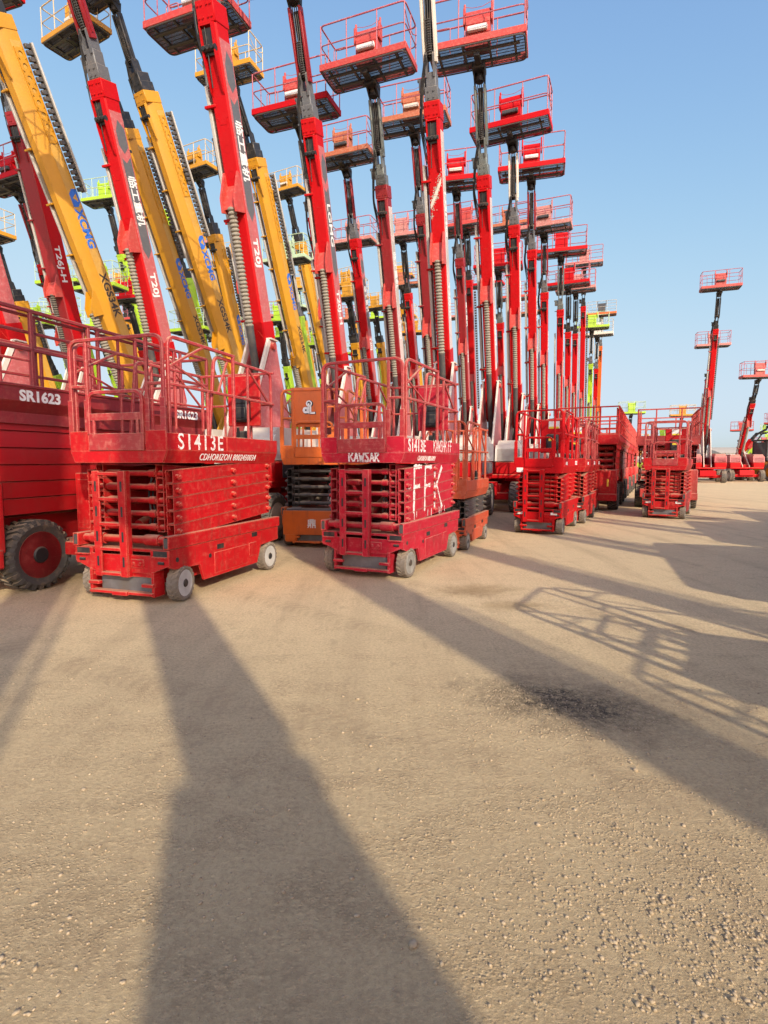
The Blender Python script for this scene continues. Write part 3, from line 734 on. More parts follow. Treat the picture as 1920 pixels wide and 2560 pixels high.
    if panel:
        py = L * .86 if panel == 'rear' else -L * .45; px = W * .17 if panel == 'rear' else W * .17
        z0 = hd + (.50 if panel == 'rear' else .42)
        k = part('control_panel', ('cpan', panel), lambda: MB().box((0, 0, .34), (.50, .03, .68), .012).box((.0, .06, .1), (.3, .1, .16), .01), deck, o, Matrix.Translation((px, py, z0)))
        part('control_box', ('cbox', panel), lambda: MB().box((0, -.07, .22), (.25, .10, .34), .03).box((0, -.125, .33), (.18, .02, .07), .006).box((0, -.125, .17), (.17, .02, .14), .006), 'black', k)
        part('control_lead', ('clead', panel), lambda: MB().tube(fillet([(.1, -.08, .1), (.16, -.12, -.15), (.05, -.16, -.32), (.18, -.1, -.42)], .1, 4), .009, 6), 'black', k)
        if panel == 'front':
            part('sticker', 'cstick', lambda: MB().box((.02, -.018, .58), (.22, .004, .15)), 'sticker', k); part('sticker', 'cstick2', lambda: MB().box((.0, -.122, .27), (.13, .004, .05)), 'sticker_yellow', k)
            part('sticker', 'cstick3', lambda: MB().box((.02, -.021, .525), (.20, .004, .04)), 'sticker_yellow', k)
    part('joystick', ('joy', K), lambda: MB().box((W * .30, L * .55, hd + .26), (.14, .2, .14), .02).cyl((W * .30, L * .5, hd + .3), (W * .32, L * .45, hd + .45), .018, 8).box((W * .28, L * .62, hd + .36), (.2, .05, .12), .02), 'black', o)
    return o, d

# ------------------------------------------------------------------ large rough-terrain scissor lift
def rt_chassis():
    mb = MB(); mb.box((0, 0, .68), (1.15, 3.5, .34), .02)
    for y in (-1.15, 1.15): mb.box((0, y, .46), (1.5, .2, .2), .02)
    for y in (-1.72, 1.72): mb.box((0, y, .50), (1.5, .34, .28), .02)
    return mb
def rt_stack():
    pass
def rt_deck():
    mb = MB(); hd = 2.0
    mb.prism([(-.9, hd + .12), (.9, hd + .12), (.82, hd), (-.82, hd)], 1, -1.95, 1.95)
    for sx in (-1, 1): mb.box((sx * .895, 0, hd + .20), (.02, 3.94, .16), .005); mb.box((sx * .9, 0, hd + .29), (.05, 3.96, .03), .005); mb.box((sx * .84, 0, hd - .06), (.03, 3.7, .12))
    for sy in (-1, 1): mb.box((0, sy * 1.96, hd + .16), (1.77, .02, .28), .005)
    mb.box((0, 0, hd + .13), (1.76, 3.9, .02))
    return mb
def rt_rails():
    mb = MB(); hd = 2.0; z0 = hd + .28; z1 = hd + 1.12; zm = hd + .70; t = .04; x = .87; y = 1.93
    for sx in (-1, 1):
        mb.bar([(sx * x, -y, z1), (sx * x, y, z1)], t); mb.bar([(sx * x, -y, zm), (sx * x, y, zm)], t)
        for i in range(6):
            yy = -y + 2 * y * i / 5
            mb.bar([(sx * x, yy, z0), (sx * x, yy, z1)], t); 
            if i in (2, 4): mb.bar([(sx * x, yy + .14, z0), (sx * x, yy + .14, z1)], t)
        xi = sx * (x - .07)
        mb.bar([(xi, -y * .9, zm + .2), (xi, y * .1, zm + .2)], t * .8); mb.bar([(xi, -y * .9, z1 - .04), (xi, y * .6, z1 - .04)], t * .8)
        for yy in (-y * .88, -y * .55, -y * .2, y * .08): mb.bar([(xi, yy, z0), (xi, yy, z1 - .05)], t * .8)
    for sy in (-1, 1):
        mb.bar([(-x, sy * y, z1), (x, sy * y, z1)], t); mb.bar([(-x, sy * y, zm), (x, sy * y, zm)], t)
        for k in (-.35, .35): mb.bar([(k, sy * y, z0), (k, sy * y, z1)], t)
    return mb
def rt_cabinet():
    mb = MB(); mb.box((.56, -1.77, .86), (.60, .42, .78), .025); mb.box((.35, -1.80, .42), (1.05, .40, .22), .02); mb.box((.56, -1.985, .9), (.26, .012, .60), .004)
    mb.lathe([(.035, -.012), (.055, -.012), (.055, .012), (.035, .012)], 1, (.5, -1.77, 1.30), 14, closed=True); return mb
def rt_scissor(label, x, y, rz, body='lift_red', rails='maroon', group=None, stick=True, folded=False):
    o = thing('rough_terrain_scissor_lift', label, 'scissor lift', (x, y, 0), R(rz), group)
    part('chassis', 'rtc', rt_chassis, body, o)
    for sx in (-1, 1):
        for sy in (-1, 1): wheel(o, sx * .74, sy * 1.18, .405, .31, 'dark_rubber', 'maroon', 0, 26, .026, 'black')
    for sy in (-1, 1):
        cb = part('cabinet', 'rtcab', rt_cabinet, body, o, Matrix.Scale(1, 4) if sy < 0 else Matrix.Scale(-1, 4, (0, 1, 0)))
        if stick and sy < 0: part('sticker', 'rtst', lambda: MB().box((.62, -1.992, .86), (.05, .004, .22)), 'sticker_yellow', cb)
    h = .185
    for k in range(6):
        z = .88 + k * h
        for sx in (-1, 1):
            part('scissor_arm', 'rtarm', lambda: arm_mb(1.75, h * .90, .02, .06), body, o, Matrix.Translation((sx * .78, 0, z)))
            part('scissor_arm', 'rtarmi', lambda: arm_mb(1.6, h * .90, -.02, .06), body, o, Matrix.Translation((sx * .52, 0, z)))
        part('cross_tube', 'rttube', lambda: MB().cyl((-.72, 0, 0), (.72, 0, 0), .06, 12).cyl((-.35, 0, 0), (-.15, 0, 0), .085, 12).cyl((.2, 0, 0), (.34, 0, 0), .085, 12), body, o, Matrix.Translation((0, -1.52, z + .09)))
        part('cross_tube', 'rttube', lambda: None, body, o, Matrix.Translation((0, 1.52, z + .09)))
    d = part('deck', 'rtdeck', rt_deck, rails if rails == 'maroon' else body, o)
    if not folded: part('guard_rail', 'rtrail', rt_rails, rails, o)
    else: part('guard_rail', 'rtfold', lambda: MB().bar([(-.87, -1.93, 2.34), (-.87, 1.93, 2.34)], .05).bar([(-.87, 1.93, 2.34), (.87, 1.93, 2.34), (.87, -1.93, 2.34), (-.87, -1.93, 2.34)], .05), rails, o)
    part('lift_ram', 'rtram', lambda: MB().cyl((-.1, -1.3, 1.0), (-.1, 1.0, 1.8), .09, 14).cyl((.12, -1.2, 1.05), (.12, .9, 1.75), .09, 14), body, o)
    return o, d

# ================================================================== the yard
# ---- ground
def ground_material():
    m, nt, b = new_mat('sandy_gravel_ground'); L = nt.links
    tc = N(nt, 'ShaderNodeTexCoord'); v = tc.outputs['Object']
    def vm(scale, loc=(0, 0, 0)):
        mp = N(nt, 'ShaderNodeMapping'); mp.inputs['Scale'].default_value = scale; mp.inputs['Location'].default_value = loc; L.new(v, mp.inputs[0]); return mp.outputs[0]
    big = noise(nt, vm((.35, .35, 1)), 1, 4); mid = noise(nt, vm((1, 1.6, 1)), 2.4, 6, .65); fine = noise(nt, v, 45, 6, .75); grit = noise(nt, v, 210, 3, .7)
    c = mixc(nt, ramp(nt, big, .35, .65), (.71, .545, .30), (.63, .485, .27))
    c = mixc(nt, ramp(nt, mid, .38, .62, 0, .75), c, (.76, .58, .33))
    c = mixc(nt, ramp(nt, fine, .44, .62, .0, .65), c, (.38, .275, .155))
    c = mixc(nt, ramp(nt, grit, .52, .68, 0, .6), c, (.68, .54, .36))
    # compacted darker lanes with scuffs; near ground tinted darker for skylight blocked by machines
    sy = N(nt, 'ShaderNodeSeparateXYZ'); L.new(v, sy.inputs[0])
    rot = N(nt, 'ShaderNodeMapping'); rot.inputs['Rotation'].default_value = (0, 0, R(28)); rot.inputs['Scale'].default_value = (1.7, .16, 1); L.new(v, rot.inputs[0])
    lane = noise(nt, rot.outputs[0], 1.3, 5, .65); c = mixc(nt, ramp(nt, lane, .50, .68, 0, .40), c, (.36, .265, .16))
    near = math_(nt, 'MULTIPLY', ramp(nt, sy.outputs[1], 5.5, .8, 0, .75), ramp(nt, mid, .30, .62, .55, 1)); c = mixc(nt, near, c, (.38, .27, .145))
    c = mixc(nt, ramp(nt, noise(nt, v, 5.5, 6, .72), .56, .70, 0, .5), c, (.34, .25, .15))
    # faint tyre tracks crossing the yard
    for ang, off, gap in ((-62, 1.9, 1.5), (-48, 4.6, 1.7), (35, 2.6, 1.6), (-75, .2, 1.1)):
        mp = N(nt, 'ShaderNodeMapping'); mp.inputs['Rotation'].default_value = (0, 0, R(ang)); mp.inputs['Location'].default_value = (-off, 0, 0); L.new(v, mp.inputs[0])
        sp = N(nt, 'ShaderNodeSeparateXYZ'); L.new(mp.outputs[0], sp.inputs[0])
        wob = math_(nt, 'ADD', sp.outputs[0], math_(nt, 'MULTIPLY', math_(nt, 'SINE', math_(nt, 'MULTIPLY', sp.outputs[1], .35), 0), .25))
        u = math_(nt, 'ABSOLUTE', math_(nt, 'SUBTRACT', math_(nt, 'ABSOLUTE', wob, 0), gap / 2), 0)
        lug = math_(nt, 'SINE', math_(nt, 'ADD', math_(nt, 'MULTIPLY', sp.outputs[1], 58), math_(nt, 'MULTIPLY', u, 40)), 0)
        bnd = math_(nt, 'MULTIPLY', ramp(nt, u, .17, .10, 0, 1), ramp(nt, lug, -.5, .6, .35, 1)); bnd = math_(nt, 'MULTIPLY', bnd, ramp(nt, lane, .36, .58, 0, .38))
        c = mixc(nt, bnd, c, (.36, .26, .15))
    # damp oil stain, and two faint brown spills
    def blob(cx, cy, rx, ry, rot, soft, nz):
        mp = N(nt, 'ShaderNodeMapping', vector_type='TEXTURE'); mp.inputs['Location'].default_value = (cx, cy, 0); mp.inputs['Rotation'].default_value = (0, 0, rot); mp.inputs['Scale'].default_value = (rx, ry, 1)
        L.new(v, mp.inputs[0]); ln = N(nt, 'ShaderNodeVectorMath', operation='LENGTH'); L.new(mp.outputs[0], ln.inputs[0])
        d = math_(nt, 'ADD', ln.outputs['Value'], math_(nt, 'MULTIPLY', math_(nt, 'SUBTRACT', noise(nt, v, nz, 6, .75), .5), 2.2))
        return ramp(nt, d, 1 - soft, 1 + soft * .4, 1, 0)
    st = blob(1.10, 3.28, .60, .36, -.45, .8, 6)
    st = math_(nt, 'MULTIPLY', st, ramp(nt, noise(nt, v, 26, 5, .8), .34, .56, .25, 1.))
    c = mixc(nt, math_(nt, 'MULTIPLY', st, .93), c, (.030, .026, .024))
    c = mixc(nt, math_(nt, 'MULTIPLY', blob(1.05, 6.3, .5, .30, .2, .7, 7), .5), c, (.20, .12, .04))
    c = mixc(nt, math_(nt, 'MULTIPLY', blob(1.3, 5.6, .35, .20, .1, .7, 7), .45), c, (.20, .12, .04))
    c = mixc(nt, math_(nt, 'MULTIPLY', blob(8.3, 14.6, .9, .4, .2, .7, 4), .5), c, (.10, .08, .06))
    L.new(c, b.inputs['Base Color']); b.inputs['Roughness'].default_value = .95; b.inputs['Specular IOR Level'].default_value = .15
    vo = N(nt, 'ShaderNodeTexVoronoi'); vo.inputs['Scale'].default_value = 70; L.new(v, vo.inputs['Vector'])
    peb = math_(nt, 'MULTIPLY', ramp(nt, vo.outputs['Distance'], 0, .45, 1, 0), ramp(nt, mid, .42, .6, .1, 1))
    crk = noise(nt, vm((1, 2.2, 1)), 16, 7, .78); crk = math_(nt, 'ABSOLUTE', math_(nt, 'SUBTRACT', crk, .5), 0)
    crk = ramp(nt, crk, .0, .035, 0, 1)
    c2 = mixc(nt, math_(nt, 'MULTIPLY', math_(nt, 'SUBTRACT', 1., crk), ramp(nt, mid, .45, .62, 0, .55)), c, (.22, .155, .085)); L.new(c2, b.inputs['Base Color'])
    hgt = math_(nt, 'ADD', math_(nt, 'ADD', math_(nt, 'MULTIPLY', mid, 1.3), math_(nt, 'MULTIPLY', crk, .12)), math_(nt, 'ADD', math_(nt, 'MULTIPLY', fine, 1.0), math_(nt, 'ADD', math_(nt, 'MULTIPLY', grit, .28), math_(nt, 'MULTIPLY', peb, .75))))
    bp = N(nt, 'ShaderNodeBump'); bp.inputs['Strength'].default_value = .62; bp.inputs['Distance'].default_value = .018
    L.new(hgt, bp.inputs['Height']); L.new(bp.outputs[0], b.inputs['Normal'])
    return m
g = MB(); g.add([(-900, -300, 0), (900, -300, 0), (900, 1500, 0), (-900, 1500, 0)], [(0, 1, 2, 3)])
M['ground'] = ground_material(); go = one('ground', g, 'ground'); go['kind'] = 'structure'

# ---- loose stones: nobody could count them
def gravel():
    rg = np.random.RandomState(5)
    ph = (1 + 5 ** .5) / 2
    ico = np.array([(-1, ph, 0), (1, ph, 0), (-1, -ph, 0), (1, -ph, 0), (0, -1, ph), (0, 1, ph), (0, -1, -ph), (0, 1, -ph), (ph, 0, -1), (ph, 0, 1), (-ph, 0, -1), (-ph, 0, 1)]) / 1.9
    fc = np.array([(0, 11, 5), (0, 5, 1), (0, 1, 7), (0, 7, 10), (0, 10, 11), (1, 5, 9), (5, 11, 4), (11, 10, 2), (10, 7, 6), (7, 1, 8), (3, 9, 4), (3, 4, 2), (3, 2, 6), (3, 6, 8), (3, 8, 9), (4, 9, 5), (2, 4, 11), (6, 2, 10), (8, 6, 7), (9, 8, 1)])
    P = []; S = []
    def put(x, y, s): P.append((x, y)); S.append(s)
    cl = [(.75, 1.75, .26, 260), (1.05, 1.62, .20, 260), (.55, 1.55, .2, 160), (1.15, 1.95, .3, 220), (.85, 2.15, .25, 160), (.25, 1.75, .2, 70), (1.3, 1.5, .25, 260), (.95, 1.42, .22, 200),
          (1.12, 3.25, .42, 1500), (.75, 3.2, .35, 500), (-1.0, 2.0, .35, 180), (-.9, 1.6, .3, 160), (-.7, 2.7, .5, 160), (2.2, 3.0, .5, 260), (-2.0, 3.6, .7, 240), (1.9, 2.3, .5, 320), (-.1, 2.4, .3, 80)]
    for cx, cy, sd, n in cl:
        for _ in range(int(n * 1.25)): put(cx + rg.normal(0, sd), cy + rg.normal(0, sd * .7), .0025 + .009 * rg.beta(1.1, 4.6) * (.75 if n > 450 else 1))
    for _ in range(9000):
        y = 1.0 + 9 * rg.rand() ** 1.7; put((rg.rand() - .5) * (1.6 * y + .8), y, .0016 + .0048 * rg.beta(1, 6))
    for _ in range(5): y = 1.1 + 2.5 * rg.rand(); put((rg.rand() - .5) * 1.6 * y, y, .009 + .007 * rg.rand())
    P = np.array(P); S = np.array(S); n = len(P)
    off = ico[None] * (1 + .62 * (rg.rand(n, 12, 1) - .5)) * np.stack([.8 + .6 * rg.rand(n), .8 + .6 * rg.rand(n), .5 + .4 * rg.rand(n)], 1)[:, None] * S[:, None, None]
    a = rg.rand(n) * 6.3; ca, sa = np.cos(a)[:, None], np.sin(a)[:, None]
    V = np.stack([off[..., 0] * ca - off[..., 1] * sa + P[:, 0:1], off[..., 0] * sa + off[..., 1] * ca + P[:, 1:2], off[..., 2] + S[:, None] * .22], -1).reshape(-1, 3)
    Fc = (fc[None] + 12 * np.arange(n)[:, None, None]).reshape(-1, 3)
    me = bpy.data.meshes.new('gravel'); me.vertices.add(len(V)); me.vertices.foreach_set('co', V.ravel())
    me.loops.add(Fc.size); me.loops.foreach_set('vertex_index', Fc.ravel().astype(np.int32)); me.polygons.add(len(Fc))
    me.polygons.foreach_set('loop_start', np.arange(0, Fc.size, 3, dtype=np.int32)); me.update(calc_edges=True); me.validate()
    m, nt, b = new_mat('loose_stone'); tc = N(nt, 'ShaderNodeTexCoord'); nn = noise(nt, tc.outputs['Object'], 38, 2)
    c = mixc(nt, ramp(nt, nn, .35, .65), (.34, .25, .145), (.49, .375, .235))
    mp = N(nt, 'ShaderNodeMapping', vector_type='TEXTURE'); mp.inputs['Location'].default_value = (1.12, 3.25, 0); mp.inputs['Scale'].default_value = (.5, .3, 1)
    nt.links.new(tc.outputs['Object'], mp.inputs[0]); ln = N(nt, 'ShaderNodeVectorMath', operation='LENGTH'); nt.links.new(mp.outputs[0], ln.inputs[0])
    c = mixc(nt, math_(nt, 'MULTIPLY', ramp(nt, ln.outputs['Value'], .5, 1.15, 1, 0), ramp(nt, noise(nt, tc.outputs['Object'], 22, 3), .42, .58, .15, .9)), c, (.06, .052, .045))
    nt.links.new(c, b.inputs['Base Color']); b.inputs['Roughness'].default_value = .9
    o = bpy.data.objects.new('gravel', me); COL.objects.link(o); me.materials.append(m); o['kind'] = 'stuff'; o['label'] = 'loose stones and grit scattered over the sandy yard'; o['category'] = 'gravel'
gravel()

# ---- scissor lifts
s1, d1 = scissor_lift('scuffed red scissor lift with white painted wheel rims and big white numbering on its deck', -2.393, 6.859, -17.6, steer=.13)
W1 = .61; HD = 1.45
lettering('S1413E', .235, (W1 + .002, -.97, HD + .142), (0, 1, 0), (0, 0, 1), 'worn_lettering', d1, .0015, 1.0, gap=1.2)
lettering('CDHORIZON 8002450034', .112, (W1 - .0345, -.58, HD + .030), (0, 1, 0), (.05, 0, .13), 'lettering_white', d1, .0, .86, gap=1.08)
s2, d2 = scissor_lift('crimson scissor lift sprayed with white graffiti letters on its folded arms', .183, 8.06, -25, body='crimson', rim='grey', steer=-.02, W=1.18, L=1.10)
W2 = .59
lettering('S1413E', .215, (W2 + .002, -1.0, HD + .146), (0, 1, 0), (0, 0, 1), 'worn_lettering', d2, .004, .86, gap=1.12)
lettering('CDHORIZON 8002450034', .095, (W2 - .0365, -.62, HD + .030), (0, 1, 0), (.05, 0, .13), 'worn_lettering', d2, .001, .62)
def graffiti(text, o, xd, yd, hgt, w, parent, adv=.75):
    G = {'K': [[(0, 0), (0, 1)], [(.62, 1), (.04, .46)], [(.16, .60), (.66, 0)]], 'A': [[(0, 0), (.3, 1), (.62, 0)], [(.12, .36), (.5, .36)]], 'W': [[(0, 1), (.16, 0), (.34, .7), (.54, 0), (.7, 1)]],
         'S': [[(.55, .9), (.25, 1), (.05, .78), (.5, .42), (.5, .1), (.2, 0), (0, .14)]], 'R': [[(0, 0), (0, 1), (.4, .98), (.5, .74), (.06, .5), (.6, 0)]], 'F': [[(0, 0), (.04, 1), (.58, 1)], [(.03, .56), (.45, .58)]],
         'H': [[(0, 0), (0, 1)], [(.5, 0), (.52, 1)], [(0, .5), (.5, .5)]], 'L': [[(0, 1), (0, 0), (.5, .02)]], 'V': [[(0, 1), (.25, 0), (.5, 1)]], 'O': [[(.25, 1), (0, .6), (.1, .05), (.45, .05), (.5, .7), (.25, 1)]]}
    L = []; x = 0
    for ch in text:
        if ch in G:
            for ln in G[ch]: L.append(sub([((x + p[0]) * hgt * .8, p[1] * hgt) for p in ln], 7))
        x += adv if ch != ' ' else .4
    ob = one('lettering', strokes(L, w, frame(o, xd, yd)), 'worn_lettering', parent); return ob
graffiti('KAWSAR', (-.17, -1.115, HD + .015), (1, 0, 0), (0, -.0, 1), .115, .022, d2, .80)
graffiti('KAWSHK FF', (W2 + .0055, -.10, HD + .155), (0, 1, 0), (0, 0, 1), .16, .016, d2, .74)
graffiti('FFK', (W2 - .058, -.66, .80), (0, 1, 0), (0, 0, 1), .60, .055, s2, .82)
one('paint_drip', strokes([sub([(a_, .02), (a_ + rnd.uniform(-.01, .01), -rnd.uniform(.05, .13))], 4) for a_ in (.02, .10, .52, .66, .98, 1.06, 1.22)], .018, frame((W2 - .0575, -.66, .80), (0, 1, 0), (0, 0, 1))), 'worn_lettering', s2)
graffiti('FROLV', (W2 - .058, -.90, 1.12), (0, 1, 0), (0, 0, 1), .055, .010, s2, .7)
for i, (x, y, rz, lb) in enumerate(((3.60, 12.30, -27, 'bright red scissor lift with white sticker on its front corner, first of the three'),
                                    (4.80, 14.40, -27, 'bright red scissor lift in the middle of the file of three narrow lifts'),
                                    (5.75, 16.55, -26, 'bright red scissor lift at the back of the file of three narrow lifts'))):
    s, d = scissor_lift(lb, x, y, rz, W=.98, L=1.05, zt=.52, hd=1.24, n=6, body='red' if i == 0 else 'lift_red', rim='grey', panel='front', r=.175, slope=.20, group='file of narrow scissor lifts')
    lettering('S1212E', .12, (.496, .42, 1.24 + .17), (0, 1, 0), (0, 0, 1), 'lettering_white', d, .003, .8)
    lettering('LGMG', .09, (.496, -.80, 1.24 + .17), (0, 1, 0), (0, 0, 1), 'lettering_white', d, .002, .8)
    for sx in (-1, 1): part('sticker', 'fst', lambda: MB().box((0, 0, 0), (.13, .004, .05)), 'sticker', s, Matrix.Translation((sx * .33, -1.071, .43)))
    if i == 0: part('sticker', 'fst2', lambda: MB().box((0, 0, 0), (.13, .004, .09)), 'sticker', s, Matrix.Translation((-.37, -1.068, 1.31)))
s6, d6 = scissor_lift('red scissor lift with yellow-labelled black control box, parked alone before the coral machine', 7.86, 15.5, -32, W=1.02, L=1.1, zt=.52, hd=1.26, n=6, body='lift_red', rim='grey', panel='front', r=.18, slope=.05)
for sx in (-1, 1): part('sticker', 'fst', lambda: None, 'sticker', s6, Matrix.Translation((sx * .35, -1.121, .43)))
o1, do1 = scissor_lift('orange scissor lift with black folded arms and a large orange sign board on its rail', -1.02, 10.75, -8, W=1.18, L=1.2, zt=.55, hd=1.42, n=5, body='orange', arms='charcoal', rim='black', tread='rubber', panel=None, ladder=False)
bd = part('sign_board', 'oboard', lambda: MB().box((0, 0, 0), (.64, .02, .66), .006), 'orange', do1, Matrix.Translation((-.08, -1.17, 1.42 + .97)))
def logo(mb, k, dx, dz):
    def rg(r0, r1, cx, cz, n=24):
        mb.lathe([(r0, -.002), (r1, -.002), (r1, .002), (r0, .002)], 1, (cx + dx, -.013 - k, cz + dz), n, closed=True)
    return rg
mbk = MB(); rg = logo(mbk, 0, .012, -.004); rg(.0, .065, -.06, -.05); rg(.025, .058, .0, .06); mbk.box((.012, -.013, -.02), (.05, .004, .19)); mbk.box((.062, -.013, -.10), (.11, .004, .045))
mbw = MB(); rg = logo(mbw, .004, 0, 0); rg(.016, .055, -.06, -.05); rg(.032, .052, -.004, .06); mbw.box((-.012, -.017, -.02), (.03, .004, .17)); mbw.box((.022, -.017, -.035), (.026, .004, .15)); mbw.box((.055, -.017, -.098), (.09, .004, .030))
for mb_, mt in ((mbk, 'black'), (mbw, 'lettering_white')):
    q = one('logo', mb_, mt, bd)
fc = part('front_cover', 'ofc', lambda: MB().box((0, -1.245, .43), (1.10, .02, .42), .008).box((-.42, -1.20, .20), (.22, .10, .22), .03), 'orange', o1)
lettering('鼎  力', .16, (-.12, -1.258, .36), (1, 0, 0), (0, 0, 1), 'lettering_white', fc, .004, 1.0, gap=1.5)
o2, do2 = scissor_lift('small burnt-orange scissor lift with rusty tan wheels tucked behind the graffitied crimson one', 1.32, 10.1, -21.5, W=.78, L=.92, zt=.40, hd=.86, n=3, body='burnt', arms='charcoal', rim='grey', panel=None, ladder=False, r=.15, slope=.05)
lettering('19', .11, (-.08, -.945, .86 + .18), (1, 0, 0), (0, 0, 1), 'lettering_dark', do2, .002, 1.0)

# ---- rough-terrain scissor lifts
r1, dr1 = rt_scissor('large dark red rough-terrain scissor lift with big lugged wheel beside the scuffed red lift', -4.35, 7.74, -19.5, body='panel_red')
part('side_cabinet', 'rtside', lambda: MB().box((.98, -.42, .92), (.30, .44, .82), .012).box((.90, -.42, .44), (.5, .9, .16), .01).box((.98, -.645, .95), (.2, .01, .6), .004).lathe([(.03, -.012), (.05, -.012), (.05, .012), (.03, .012)], 1, (.98, -.42, 1.36), 14, closed=True), 'lift_red', r1)
for yy, sz in ((-1.36, .16), (1.12, .16)): lettering('SR1623', sz, (.906, yy, 2.13), (0, 1, 0), (0, 0, 1), 'lettering_white', dr1, .006, 1.05)
for i, (x, y) in enumerate(((7.0, 18.85), (8.75, 22.5), (10.5, 26.1), (12.3, 29.8), (14.2, 33.6))):
    rt_scissor(('red rough-terrain scissor lift with yellow sticker on its front cabinet, first of the long row', 'second rough-terrain scissor lift in the long receding row', 'third rough-terrain scissor lift in the long receding row',
                'fourth rough-terrain scissor lift in the long receding row', 'last rough-terrain scissor lift at the far end of the long row')[i], x, y, -25.6, body='lift_red' if i == 0 else rnd.choice(['coral', 'lift_red']), rails='coral' if i else 'lift_red', group='row of rough-terrain scissor lifts')
rt_scissor('faded coral rough-terrain scissor lift standing behind the lone red scissor lift', 9.65, 19.3, -25, body='coral', rails='coral', stick=False)

